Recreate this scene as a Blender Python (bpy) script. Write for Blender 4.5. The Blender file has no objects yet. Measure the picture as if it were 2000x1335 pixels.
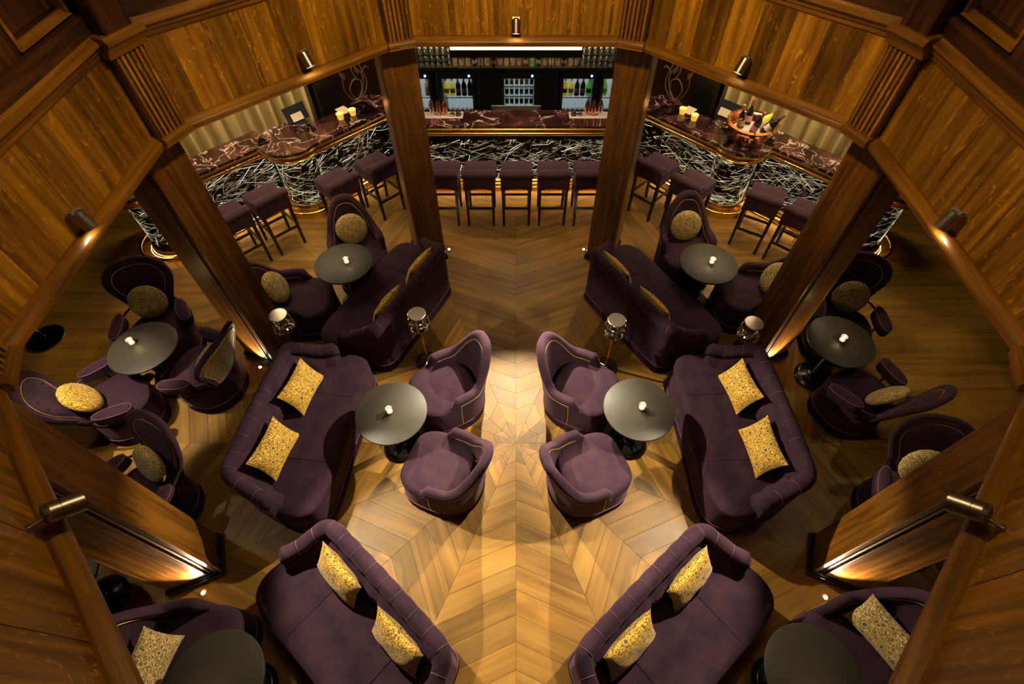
import bpy, bmesh, math, random
from mathutils import Vector, Matrix
R = math.radians
sc = bpy.context.scene
col = sc.collection
random.seed(7)

# ---------------------------------------------------------------- camera
cam_d = bpy.data.cameras.new('camera')
cam = bpy.data.objects.new('camera', cam_d); col.objects.link(cam)
cam.location = (0, -2.422, 5.0)
cam.rotation_euler = (R(90 - 53.06), 0, 0)
cam_d.sensor_width = 36.0
cam_d.lens = 1004.64 / 2000 * 36.0
cam_d.shift_x = -7.9 / 2000
cam_d.clip_start = 0.05
sc.camera = cam

# ---------------------------------------------------------------- world, exposure, large lights
w = bpy.data.worlds.new('world'); sc.world = w; w.use_nodes = True
bg = w.node_tree.nodes['Background']
bg.inputs[0].default_value = (.75, .70, 1.0, 1); bg.inputs[1].default_value = 0.022
vs = sc.view_settings
vs.view_transform = 'Standard'; vs.look = 'None'; vs.gamma = 1.0; vs.use_curve_mapping = False
vs.exposure = 0.35
sc.cycles.use_denoising = True
sc.cycles.max_bounces = 4
sc.cycles.diffuse_bounces = 2
sc.cycles.glossy_bounces = 3
sc.cycles.transmission_bounces = 4
sc.cycles.use_adaptive_sampling = True
sc.cycles.adaptive_threshold = .15
sc.cycles.caustics_reflective = False
sc.cycles.caustics_refractive = False
sc.cycles.sample_clamp_indirect = 4.0

def light(name, kind, loc, energy, color=(1, .78, .5), target=None, **kw):
    d = bpy.data.lights.new(name, kind); d.energy = energy; d.color = color
    for k, v in kw.items(): setattr(d, k, v)
    o = bpy.data.objects.new(name, d); col.objects.link(o); o.location = loc
    if target is not None:
        o.rotation_euler = (Vector(target) - Vector(loc)).to_track_quat('-Z', 'Y').to_euler()
    return o
WARM = (1, .70, .30); WARM2 = (1, .76, .46); NEUT = (1, .84, .60)
# unseen fill lights added above the well to brighten fascia and floor
light('added_overhead_fill', 'AREA', (0, 0, 7.9), 30, WARM2, (0, 0, 0), shape='DISK', size=1.6)
for i in range(8):
    a = R(45 * i)      # each added spot sits across the well from the face it brightens
    k = {2: .95, 1: .9, 3: .9, 0: .55, 4: .55, 5: .26, 7: .26, 6: .2}[i]
    light('added_fascia_spot', 'SPOT', (-1.5 * math.cos(a), -1.5 * math.sin(a), 6.6), 760 * k, WARM,
          (2.62 * math.cos(a), 2.62 * math.sin(a), 3.12), spot_size=R(29), spot_blend=.85, shadow_soft_size=.08)

# ---------------------------------------------------------------- mesh helpers
class MB:
    def __init__(s): s.v = []; s.f = []; s.m = []; s.cur = 0
    def add(s, vs_, fs, M=None):
        o = len(s.v)
        for p in vs_:
            p = Vector(p)
            if M is not None: p = M @ p
            s.v.append(p[:])
        for f in fs: s.f.append(tuple(i + o for i in f)); s.m.append(s.cur)
        return s
    def box(s, c, d, M=None):
        x, y, z = [k / 2 for k in d]; c = Vector(c)
        vs_ = [c + Vector(p) for p in ((-x,-y,-z),(x,-y,-z),(x,y,-z),(-x,y,-z),(-x,-y,z),(x,-y,z),(x,y,z),(-x,y,z))]
        return s.add(vs_, [(0,3,2,1),(4,5,6,7),(0,1,5,4),(1,2,6,5),(2,3,7,6),(3,0,4,7)], M)
    def bbox(s, c, d, b, M=None):
        """box with chamfered edges"""
        bm = bmesh.new(); bmesh.ops.create_cube(bm, size=1)
        for v in bm.verts: v.co = Vector((v.co.x * d[0], v.co.y * d[1], v.co.z * d[2]))
        bmesh.ops.bevel(bm, geom=bm.edges[:], offset=b, segments=2, profile=.5, affect='EDGES')
        c = Vector(c); bm.verts.index_update()
        s.add([v.co + c for v in bm.verts], [[v.index for v in f.verts] for f in bm.faces], M); bm.free(); return s
    def lathe(s, prof, n=28, M=None, cap=True):
        vs_ = []; fs = []; m = len(prof)
        for i in range(n):
            a = 2 * math.pi * i / n
            for r, z in prof: vs_.append((r * math.cos(a), r * math.sin(a), z))
        for i in range(n):
            j = (i + 1) % n
            for k in range(m - 1): fs.append((i*m+k, j*m+k, j*m+k+1, i*m+k+1))
        if cap:
            if prof[0][0] > 1e-5: fs.append(tuple(i*m for i in reversed(range(n))))
            if prof[-1][0] > 1e-5: fs.append(tuple(i*m+m-1 for i in range(n)))
        return s.add(vs_, fs, M)
    def tube(s, pts, r, n=8, M=None, closed=False, rf=None):
        pts = [Vector(p) for p in pts]; N = len(pts); vs_ = []; fs = []
        up = Vector((0, 0, 1)); prev = None
        for i, p in enumerate(pts):
            if closed: t = pts[(i+1) % N] - pts[i-1]
            else: t = pts[min(i+1, N-1)] - pts[max(i-1, 0)]
            if t.length < 1e-9: t = Vector((1, 0, 0))
            t.normalize()
            if prev is None:
                a = up if abs(t.z) < .9 else Vector((1, 0, 0))
                x = t.cross(a).normalized()
            else:
                x = (prev - t * prev.dot(t))
                x = x.normalized() if x.length > 1e-6 else t.orthogonal().normalized()
            prev = x; y = t.cross(x)
            rr = r if rf is None else r * rf(i / max(1, N - 1))
            for k in range(n):
                b = 2 * math.pi * k / n
                vs_.append(p + (x * math.cos(b) + y * math.sin(b)) * rr)
        for i in range(N if closed else N - 1):
            j = (i + 1) % N
            for k in range(n):
                l = (k + 1) % n
                fs.append((i*n+k, i*n+l, j*n+l, j*n+k))
        if not closed:
            fs.append(tuple(range(n))); fs.append(tuple((N-1)*n + k for k in reversed(range(n))))
        return s.add(vs_, fs, M)
    def grid(s, rows, cu=False, cv=False, M=None):
        """rows: list of equal-length lists of points; cu closes across rows, cv closes along a row"""
        m = len(rows[0]); n = len(rows); vs_ = [p for r in rows for p in r]; fs = []
        for i in range(n if cu else n - 1):
            j = (i + 1) % n
            for k in range(m if cv else m - 1):
                l = (k + 1) % m
                fs.append((i*m+k, i*m+l, j*m+l, j*m+k))
        return s.add(vs_, fs, M)
    def prism(s, prof, x0, x1, M=None):
        """profile in (y,z), counter-clockwise, extruded along x"""
        m = len(prof)
        vs_ = [(x0, y, z) for y, z in prof] + [(x1, y, z) for y, z in prof]
        fs = [(k, (k+1) % m, (k+1) % m + m, k + m) for k in range(m)]
        fs += [tuple(reversed(range(m))), tuple(range(m, 2*m))]
        return s.add(vs_, fs, M)
    def poly(s, pts, z0, z1, M=None):
        m = len(pts)
        vs_ = [(x, y, z0) for x, y in pts] + [(x, y, z1) for x, y in pts]
        fs = [(k, (k+1) % m, (k+1) % m + m, k + m) for k in range(m)]
        fs += [tuple(reversed(range(m))), tuple(range(m, 2*m))]
        return s.add(vs_, fs, M)
    def sphere(s, c, r, M=None, nu=10, nv=6, sq=(1, 1, 1)):
        rows = []
        for i in range(nv + 1):
            a = math.pi * i / nv
            rows.append([(c[0] + sq[0]*r*math.sin(a)*math.cos(2*math.pi*k/nu), c[1] + sq[1]*r*math.sin(a)*math.sin(2*math.pi*k/nu), c[2] - sq[2]*r*math.cos(a)) for k in range(nu)])
        return s.grid(rows, cv=True, M=M)
    def mesh(s, name, mats, smooth=False, sharp=40):
        me = bpy.data.meshes.new(name)
        me.from_pydata(s.v, [], s.f); me.validate()
        if not isinstance(mats, (list, tuple)): mats = [mats]
        for m in mats: me.materials.append(m)
        if len(mats) > 1 and len(me.polygons) == len(s.m): me.polygons.foreach_set('material_index', s.m)
        bm = bmesh.new(); bm.from_mesh(me); bmesh.ops.recalc_face_normals(bm, faces=bm.faces)
        if smooth:
            for f in bm.faces: f.smooth = True
            for e in bm.edges:
                if len(e.link_faces) == 2 and e.calc_face_angle(0) > R(sharp): e.smooth = False
        bm.to_mesh(me); bm.free(); me.update()
        return me
    def obj(s, name, mats, parent=None, loc=(0, 0, 0), rot=(0, 0, 0), smooth=False, sharp=40, **tags):
        return link(name, s.mesh(name, mats, smooth, sharp), parent, loc, rot, **tags)

def link(name, me, parent=None, loc=(0, 0, 0), rot=(0, 0, 0), **tags):
    o = bpy.data.objects.new(name, me); col.objects.link(o)
    o.location = loc; o.rotation_euler = rot
    if parent is not None: o.parent = parent
    for k, v in tags.items():
        if v is not None: o[k] = v
    return o
def thing(name, loc=(0, 0, 0), rz=0, label=None, category=None, group=None, kind=None):
    return link(name, None, None, loc, (0, 0, rz), label=label, category=category, group=group, kind=kind)
def kids(o): return [c for c in bpy.data.objects if c.parent == o]
def dup(root, loc, rz, label, group=None):
    """copy of a thing with its parts and sub-parts"""
    def cp(o, parent):
        c = o.copy(); col.objects.link(c)
        if parent is not None:
            c.parent = parent; c.matrix_parent_inverse = o.matrix_parent_inverse.copy()
        return c
    r = cp(root, None); r.location = loc; r.rotation_euler = (0, 0, rz); r['label'] = label
    if group: r['group'] = group
    for ch in children_of[root.name] if root.name in children_of else kids(root):
        c = cp(ch, r)
        for g in kids(ch): cp(g, c)
    return r
children_of = {}

def smoothstep(a, b, x):
    t = max(0, min(1, (x - a) / (b - a))); return t * t * (3 - 2 * t)
def catmull(pts, n, closed=False):
    out = []; N = len(pts); P = [Vector(p) for p in pts]
    for i in range(N if closed else N - 1):
        p0 = P[i-1] if (closed or i > 0) else P[0]
        p1 = P[i]; p2 = P[(i+1) % N]
        p3 = P[(i+2) % N] if (closed or i + 2 < N) else P[-1]
        for k in range(n):
            t = k / n
            out.append(.5 * ((2*p1) + (p2-p0)*t + (2*p0-5*p1+4*p2-p3)*t*t + (3*p1-p0-3*p2+p3)*t**3))
    if not closed: out.append(P[-1])
    return out

# ---------------------------------------------------------------- materials
def nmat(name):
    m = bpy.data.materials.new(name); m.use_nodes = True
    nt = m.node_tree; b = nt.nodes['Principled BSDF']
    def N(t, **kw):
        n = nt.nodes.new(t)
        for k, v in kw.items():
            if k[0] == 'i' and k[1:].isdigit(): n.inputs[int(k[1:])].default_value = v
            elif k in n.inputs.keys() if hasattr(n, 'inputs') else False: n.inputs[k].default_value = v
            else: setattr(n, k, v)
        return n
    def L(a, b_): nt.links.new(a, b_)
    return m, b, N, L
def ramp(N, stops, interp='LINEAR'):
    r = N('ShaderNodeValToRGB'); cr = r.color_ramp; cr.interpolation = interp
    while len(cr.elements) > 1: cr.elements.remove(cr.elements[-1])
    cr.elements[0].position = stops[0][0]; cr.elements[0].color = (*stops[0][1], 1)
    for p, c in stops[1:]:
        e = cr.elements.new(p); e.color = (*c, 1)
    return r
def plain(name, c, rough=.5, metal=0, spec=.5, coat=0, emit=None, es=0, trans=0, bump=0, bscale=60):
    m, b, N, L = nmat(name)
    b.inputs['Base Color'].default_value = (*c, 1); b.inputs['Roughness'].default_value = rough
    b.inputs['Metallic'].default_value = metal; b.inputs['Specular IOR Level'].default_value = spec
    b.inputs['Coat Weight'].default_value = coat; b.inputs['Transmission Weight'].default_value = trans
    if emit and es < 5: m.cycles.emission_sampling = 'NONE'
    if emit: b.inputs['Emission Color'].default_value = (*emit, 1); b.inputs['Emission Strength'].default_value = es
    tc = N('ShaderNodeTexCoord'); no = N('ShaderNodeTexNoise'); no.inputs['Scale'].default_value = bscale; no.inputs['Detail'].default_value = 1
    L(tc.outputs['Object'], no.inputs['Vector'])
    mr = N('ShaderNodeMapRange'); mr.inputs['To Min'].default_value = rough * .85; mr.inputs['To Max'].default_value = min(1, rough * 1.15)
    L(no.outputs['Fac'], mr.inputs['Value']); L(mr.outputs['Result'], b.inputs['Roughness'])
    if bump:
        bp = N('ShaderNodeBump'); bp.inputs['Strength'].default_value = bump; bp.inputs['Distance'].default_value = .004
        L(no.outputs['Fac'], bp.inputs['Height']); L(bp.outputs['Normal'], b.inputs['Normal'])
    return m
def wood(name, dark, mid, light_, axis='Z', rough=.38, scale=1.0, fleck=.5, coat=0):
    """oak: long grain along an axis with cross flecks; obj.color multiplies the tone of each board"""
    m, b, N, L = nmat(name)
    tc = N('ShaderNodeTexCoord'); oi = N('ShaderNodeObjectInfo')
    add = N('ShaderNodeVectorMath', operation='ADD'); mulr = N('ShaderNodeVectorMath', operation='SCALE')
    comb = N('ShaderNodeCombineXYZ')
    for k in range(3): L(oi.outputs['Random'], comb.inputs[k])
    L(comb.outputs[0], mulr.inputs[0]); mulr.inputs['Scale'].default_value = 17.0
    L(tc.outputs['Object'], add.inputs[0]); L(mulr.outputs[0], add.inputs[1])
    def mapped(long, cross):
        mp = N('ShaderNodeMapping'); s = [cross * scale] * 3; s['XYZ'.index(axis)] = long * scale
        mp.inputs['Scale'].default_value = s; L(add.outputs[0], mp.inputs['Vector']); return mp
    mp = mapped(1.6, 26)
    n1 = N('ShaderNodeTexNoise'); n1.inputs['Scale'].default_value = 1.0; n1.inputs['Detail'].default_value = 4; n1.inputs['Distortion'].default_value = .35
    L(mp.outputs[0], n1.inputs['Vector'])
    r1 = ramp(N, [(.30, dark), (.5, mid), (.72, light_)]); L(n1.outputs['Fac'], r1.inputs[0])
    mp2 = mapped(9, 22)
    wv = N('ShaderNodeTexNoise'); wv.inputs['Scale'].default_value = 1.3; wv.inputs['Detail'].default_value = 2; wv.inputs['Distortion'].default_value = 1.8
    L(mp2.outputs[0], wv.inputs['Vector'])
    r2 = ramp(N, [(.60, (0, 0, 0)), (.70, (1, 1, 1))]); L(wv.outputs['Fac'], r2.inputs[0])
    fm = N('ShaderNodeMath', operation='MULTIPLY'); L(r2.outputs[0], fm.inputs[0]); fm.inputs[1].default_value = fleck
    mx = N('ShaderNodeMix', data_type='RGBA'); L(fm.outputs[0], mx.inputs[0]); L(r1.outputs[0], mx.inputs[6]); mx.inputs[7].default_value = (*[min(1, c * 1.5) for c in light_], 1)
    big = N('ShaderNodeTexNoise'); big.inputs['Scale'].default_value = 1.7; L(add.outputs[0], big.inputs['Vector'])
    br = N('ShaderNodeMapRange'); br.inputs['From Min'].default_value = .3; br.inputs['From Max'].default_value = .7; br.inputs['To Min'].default_value = .78; br.inputs['To Max'].default_value = 1.15
    L(big.outputs['Fac'], br.inputs['Value'])
    hv = N('ShaderNodeMix', data_type='RGBA', blend_type='MULTIPLY'); hv.inputs[0].default_value = 1
    L(mx.outputs[2], hv.inputs[6]); L(oi.outputs['Color'], hv.inputs[7])
    h2 = N('ShaderNodeVectorMath', operation='SCALE'); L(hv.outputs[2], h2.inputs[0]); L(br.outputs[0], h2.inputs['Scale'])
    L(h2.outputs[0], b.inputs['Base Color'])
    rr = N('ShaderNodeMapRange'); rr.inputs['To Min'].default_value = rough * .8; rr.inputs['To Max'].default_value = rough * 1.3
    L(n1.outputs['Fac'], rr.inputs['Value']); L(rr.outputs[0], b.inputs['Roughness'])
    b.inputs['Coat Weight'].default_value = coat; b.inputs['Coat Roughness'].default_value = .22
    return m
def velvet(name, c, c2):
    m, b, N, L = nmat(name)
    tc = N('ShaderNodeTexCoord'); n1 = N('ShaderNodeTexNoise'); n1.inputs['Scale'].default_value = 260; n1.inputs['Detail'].default_value = 2
    n2 = N('ShaderNodeTexNoise'); n2.inputs['Scale'].default_value = 7; n2.inputs['Detail'].default_value = 4
    L(tc.outputs['Object'], n1.inputs['Vector']); L(tc.outputs['Object'], n2.inputs['Vector'])
    ad = N('ShaderNodeMath', operation='MULTIPLY_ADD'); L(n1.outputs['Fac'], ad.inputs[0]); ad.inputs[1].default_value = .6
    L(n2.outputs['Fac'], ad.inputs[2])
    rp = ramp(N, [(.45, c), (1.1, c2)]); L(ad.outputs[0], rp.inputs[0]); L(rp.outputs[0], b.inputs['Base Color'])
    b.inputs['Roughness'].default_value = .85; b.inputs['Specular IOR Level'].default_value = .15
    b.inputs['Sheen Weight'].default_value = .13; b.inputs['Sheen Roughness'].default_value = .45; b.inputs['Sheen Tint'].default_value = (.75, .45, .62, 1)
    return m
def peacock(name, gold, hi, dk, sc_=9.5):
    """woven peacock-feather cloth: feather eyes in voronoi cells, fine barbs between"""
    m, b, N, L = nmat(name)
    tc = N('ShaderNodeTexCoord'); oi = N('ShaderNodeObjectInfo')
    ad = N('ShaderNodeVectorMath', operation='ADD'); cb = N('ShaderNodeCombineXYZ'); ml = N('ShaderNodeMath', operation='MULTIPLY')
    L(oi.outputs['Random'], ml.inputs[0]); ml.inputs[1].default_value = 9.0
    for k in range(3): L(ml.outputs[0], cb.inputs[k])
    L(tc.outputs['Object'], ad.inputs[0]); L(cb.outputs[0], ad.inputs[1])
    vo = N('ShaderNodeTexVoronoi'); vo.inputs['Scale'].default_value = sc_; vo.inputs['Randomness'].default_value = .75
    L(ad.outputs[0], vo.inputs['Vector'])
    ey = ramp(N, [(0, (.03, .035, .05)), (.09, (.10, .11, .13)), (.13, dk), (.17, hi), (.205, hi), (.24, dk), (.29, gold), (.6, gold)])
    L(vo.outputs['Distance'], ey.inputs[0])
    wv = N('ShaderNodeTexWave', wave_type='RINGS'); wv.inputs['Scale'].default_value = 19; wv.inputs['Distortion'].default_value = 16; wv.inputs['Detail'].default_value = 2; wv.inputs['Detail Scale'].default_value = 1.6
    L(ad.outputs[0], wv.inputs['Vector'])
    wr = ramp(N, [(.10, [(d * .85 + g * .15) for d, g in zip(dk, gold)]), (.4, gold), (.85, hi)]); L(wv.outputs['Fac'], wr.inputs[0])
    mk = ramp(N, [(.23, (0, 0, 0)), (.31, (1, 1, 1))]); L(vo.outputs['Distance'], mk.inputs[0])
    mx = N('ShaderNodeMix', data_type='RGBA'); L(mk.outputs[0], mx.inputs[0]); L(ey.outputs[0], mx.inputs[6]); L(wr.outputs[0], mx.inputs[7])
    L(mx.outputs[2], b.inputs['Base Color']); b.inputs['Roughness'].default_value = .68; b.inputs['Specular IOR Level'].default_value = .25
    b.inputs['Sheen Weight'].default_value = .2
    return m
def marble(name):
    m, b, N, L = nmat(name)
    tc = N('ShaderNodeTexCoord')
    n0 = N('ShaderNodeTexNoise'); n0.inputs['Scale'].default_value = 3.2; n0.inputs['Detail'].default_value = 6; n0.inputs['Distortion'].default_value = .6
    L(tc.outputs['Object'], n0.inputs['Vector'])
    base = ramp(N, [(.35, (.012, .004, .005)), (.55, (.05, .016, .014)), (.7, (.13, .045, .032))]); L(n0.outputs['Fac'], base.inputs[0])
    n1 = N('ShaderNodeTexNoise'); n1.inputs['Scale'].default_value = 3.0; n1.inputs['Detail'].default_value = 5; n1.inputs['Roughness'].default_value = .55; n1.inputs['Distortion'].default_value = .9
    L(tc.outputs['Object'], n1.inputs['Vector'])
    v1 = ramp(N, [(.486, (0, 0, 0)), (.498, (1, 1, 1)), (.502, (1, 1, 1)), (.514, (0, 0, 0))]); L(n1.outputs['Fac'], v1.inputs[0])
    n2 = N('ShaderNodeTexNoise'); n2.inputs['Scale'].default_value = 1.4; L(tc.outputs['Object'], n2.inputs['Vector'])
    g = ramp(N, [(.36, (0, 0, 0)), (.52, (1, 1, 1))]); L(n2.outputs['Fac'], g.inputs[0])
    mu = N('ShaderNodeMath', operation='MULTIPLY'); L(v1.outputs[0], mu.inputs[0]); L(g.outputs[0], mu.inputs[1])
    mx = N('ShaderNodeMix', data_type='RGBA'); L(mu.outputs[0], mx.inputs[0]); L(base.outputs[0], mx.inputs[6]); mx.inputs[7].default_value = (.62, .50, .45, 1)
    L(mx.outputs[2], b.inputs['Base Color']); b.inputs['Roughness'].default_value = .08; b.inputs['Coat Weight'].default_value = .5
    return m

M = {}
M['oak'] = wood('golden_oak', (.12, .047, .003), (.28, .120, .007), (.47, .225, .014), 'Z', .36, .8, .55)
M['oak_x'] = wood('golden_oak_rail', (.09, .034, .003), (.20, .080, .007), (.31, .13, .012), 'X', .30, .8, .15)
M['oak_dark'] = wood('dark_oak', (.022, .008, .003), (.06, .021, .006), (.12, .043, .012), 'Z', .32, 1.0, .2)
M['oak_dark_x'] = wood('dark_oak_rail', (.022, .008, .003), (.055, .02, .006), (.10, .037, .011), 'X', .32, 1.0, .12)
M['post'] = wood('post_oak', (.075, .028, .004), (.175, .068, .007), (.29, .12, .013), 'Z', .32, .9, .35)
M['floor'] = wood('floor_oak', (.18, .088, .015), (.275, .142, .024), (.37, .20, .040), 'X', .44, .5, .10)
M['floor'].node_tree.nodes['Principled BSDF'].inputs['Specular IOR Level'].default_value = .32
M['joint'] = plain('floor_joint', (.03, .016, .008), .8)
M['purple'] = velvet('aubergine_velvet', (.016, .007, .019), (.050, .022, .033))
M['purple2'] = velvet('aubergine_fringe', (.012, .005, .013), (.038, .016, .025))
M['pipe'] = plain('purple_piping', (.16, .065, .10), .7)
M['gold_pipe'] = plain('gold_piping', (.55, .36, .10), .45, .3)
M['stitch'] = plain('pale_stitching', (.20, .11, .125), .7)
M['gold'] = peacock('peacock_gold_cloth', (.50, .27, .018), (.80, .52, .09), (.13, .06, .008))
M['bronze'] = peacock('peacock_bronze_cloth', (.34, .21, .06), (.56, .41, .16), (.10, .06, .02))
M['black'] = plain('black_lacquer', (.012, .010, .009), .22, 0, .5, .3)
M['blackmat'] = plain('black_table_top', (.050, .044, .034), .45, 0, .3)
M['ebony'] = plain('ebonised_wood', (.014, .009, .009), .35)
M['brass'] = plain('polished_brass', (.90, .58, .15), .24, 1)
M['brass_dk'] = plain('aged_brass', (.42, .24, .06), .25, 1)
M['chrome'] = plain('polished_chrome', (.85, .82, .78), .08, 1)
M['copper'] = plain('polished_copper', (.80, .36, .17), .16, 1)
M['steel'] = plain('brushed_bronze_steel', (.34, .30, .27), .34, 1)
M['satin'] = plain('satin_nickel', (.88, .80, .66), .33, 1)
M['gunmetal'] = plain('gunmetal', (.10, .10, .105), .18, 1)
M['inox'] = plain('stainless_steel', (.62, .58, .52), .3, 1)
M['marble'] = marble('levanto_marble')
M['mirror'] = plain('smoked_mirror', (.055, .045, .04), .07, .9)
M['sliver'] = plain('glint_glow', (.75, .75, .62), .15, .3, emit=(1, .88, .55), es=.42)  # glints of the cracked mirror glass put in as emission
M['sliver2'] = plain('bright_glint_glow', (.9, .9, .8), .1, .2, emit=(1, .93, .70), es=1.8)
M['led'] = plain('warm_led_strip', (1, .8, .5), .5, emit=(1, .62, .22), es=34)
M['led_white'] = plain('white_led_strip', (1, 1, .9), .5, emit=(1, .84, .52), es=9)
M['glow'] = plain('added_backlight_glow', (1, .95, .8), .5, emit=(1, .84, .52), es=1.6)
M['bulb'] = plain('lamp_lens', (1, 1, 1), .5, emit=(1, .90, .70), es=60)
M['flame'] = plain('candle_flame', (1, .9, .8), .5, emit=(1, .80, .55), es=14)
M['wax'] = plain('candle_wax', (.9, .8, .65), .5, emit=(1, .7, .4), es=1.2)
M['glass'] = plain('clear_glass', (1, 1, 1), .04, 0, .5, trans=1)
M['cutglass'] = plain('cut_glass', (.92, .90, .80), .06, 0, .8, trans=.85)
M['curtain'] = plain('cream_curtain', (.70, .54, .25), .75, 0, .2, bump=.2, bscale=18)
M['wall'] = plain('dark_wall', (.022, .012, .010), .6)
M['maroon'] = plain('maroon_panel', (.045, .010, .008), .4)
M['motif'] = plain('gilt_motif', (.40, .27, .09), .45, .5)
M['ceil'] = plain('dark_ceiling', (.18, .12, .06), .7)
M['dome'] = plain('cream_plaster', (.60, .48, .32), .8)
M['cabinet'] = plain('black_cabinet', (.010, .009, .010), .35)
M['fridge_in'] = plain('fridge_lining', (.75, .85, .85), .5, emit=(.72, .90, .95), es=.25)
M['blue'] = plain('blue_display', (.1, .2, 1), .5, emit=(.12, .25, 1), es=9)
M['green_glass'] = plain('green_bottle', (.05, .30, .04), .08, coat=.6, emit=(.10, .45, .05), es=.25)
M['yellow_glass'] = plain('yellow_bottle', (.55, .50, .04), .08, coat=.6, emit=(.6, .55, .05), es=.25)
M['dark_glass'] = plain('dark_bottle', (.012, .012, .010), .08, coat=.6)
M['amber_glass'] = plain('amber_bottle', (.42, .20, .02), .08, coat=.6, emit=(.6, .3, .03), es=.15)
M['red_glass'] = plain('red_bottle', (.45, .03, .02), .1, coat=.6)
M['clear_bottle'] = plain('pale_bottle', (.60, .55, .36), .08, coat=.6)
M['foil_pink'] = plain('pink_foil', (.45, .16, .14), .3, .6)
M['foil_gold'] = plain('gold_foil', (.65, .45, .14), .3, .8)
M['label_c'] = plain('cream_label', (.70, .62, .48), .6)
M['label_p'] = plain('pink_label', (.62, .22, .26), .6)
M['amber'] = plain('amber_cup', (.75, .42, .08), .15, emit=(1, .55, .08), es=.55)
M['paper'] = plain('cream_card', (.72, .58, .40), .6)
M['screen'] = plain('dark_screen', (.02, .025, .028), .15)
M['white_tray'] = plain('pale_bar_mat', (.62, .50, .46), .5)

# ================================================================ FLOOR
A22 = math.tan(R(22.5)); PITCH = .2035
fl = MB().box((0, .5, -.056), (15, 15, .08)).obj('floor', M['joint'], kind='structure', label='chevron oak floor laid as an eight-pointed star')
def plank_pts(i, sgn):
    g = .0012
    u0, u1 = i * PITCH, (i + 1) * PITCH
    d = Vector((math.cos(R(67.5)), math.sin(R(67.5)))); nb = Vector((math.cos(R(22.5)), math.sin(R(22.5))))
    k = math.sin(R(112.5)) / math.sin(R(45))
    pts = [Vector((u0, 0)), Vector((u1, 0)), nb * (u1 * k), nb * (u0 * k)]
    if i == 0: pts = pts[:3]
    c = sum(pts, Vector((0, 0))) / len(pts)
    out = []
    n = len(pts)
    # inset every edge by the joint gap
    for a in range(n):
        p, q, r_ = pts[a - 1], pts[a], pts[(a + 1) % n]
        e1 = (q - p).normalized(); e2 = (r_ - q).normalized()
        n1 = Vector((-e1.y, e1.x)); n2 = Vector((-e2.y, e2.x))
        den = 1 + n1.dot(n2)
        out.append(q + (n1 + n2) * g / max(.25, den))
    return [Vector((p.x, p.y * sgn)) for p in out], Vector((c.x, c.y * sgn))
NROW = 18
rng = random.Random(3)
pl_mesh = {}
for sgn in (1, -1):
    ang = R(67.5) * sgn
    for i in range(NROW):
        pts, c = plank_pts(i, sgn)
        Mi = Matrix.Rotation(-ang, 2)
        loc = [Mi @ (p - c) for p in pts]
        if sgn < 0: loc = loc[::-1]
        me = MB().poly([(p.x, p.y) for p in loc], -.014, 0).mesh('plank', M['floor'])
        pl_mesh[(sgn, i)] = (me, c, ang)
for i in range(NROW):
    for k in range(8):
        for sgn in (1, -1):
            me, c, ang = pl_mesh[(sgn, i)]
            fa = R(45 * k)
            q = Matrix.Rotation(fa, 2) @ c
            o = link('plank', me, fl, (q.x, q.y, 0), (0, 0, fa + ang))
            t = rng.uniform(.72, 1.18); hu = rng.uniform(-.05, .05)
            o.color = (t * (1 + hu), t, t * (1 - hu), 1)
mb = MB()
for i in range(NROW, 34):
    for k in range(8):
        for sgn in (1, -1):
            pts, c = plank_pts(i, sgn)
            if sgn < 0: pts = pts[::-1]
            mb.poly([(p.x, p.y) for p in pts], -.014, 0, Matrix.Rotation(R(45 * k), 4, 'Z'))
far = mb.obj('outer_planks', M['floor'], fl, kind='stuff')

# ================================================================ ROOM SHELL
def struct(name, mb_, mat_, label, **kw): return mb_.obj(name, mat_, kind='structure', label=label, **kw)
struct('wall_back', MB().box((0, 7.6, 1.45), (15, .2, 3.1)), M['wall'], 'dark wall behind the back bar')
struct('wall_left', MB().box((-7.6, .5, 1.45), (.2, 15, 3.1)), M['wall'], 'dark wall far to the left')
struct('wall_right', MB().box((7.6, .5, 1.45), (.2, 15, 3.1)), M['wall'], 'dark wall far to the right')
struct('wall_front', MB().box((0, -7.0, 1.45), (15, .2, 3.1)), M['wall'], 'dark wall below the viewer')
mb = MB()
oc = [(2.62 / math.cos(R(22.5)) * math.cos(R(22.5 + 45 * i)), 2.62 / math.cos(R(22.5)) * math.sin(R(22.5 + 45 * i))) for i in range(8)]
ou = [(11 * math.cos(R(22.5 + 45 * i)), 11 * math.sin(R(22.5 + 45 * i))) for i in range(8)]
for i in range(8):
    j = (i + 1) % 8
    mb.poly([oc[i], ou[i], ou[j], oc[j]], 2.90, 3.02)
struct('ceiling', mb, M['ceil'], 'low dark ceiling around the octagonal well')
struct('ceiling_upper', MB().lathe([(0, 9.0), (2.5, 8.7), (4.6, 7.9), (5.6, 6.9), (5.7, 6.9), (4.7, 8.0), (2.5, 8.8), (0, 9.1)], 48), M['dome'], 'cream domed ceiling high over the well', smooth=True)

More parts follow.
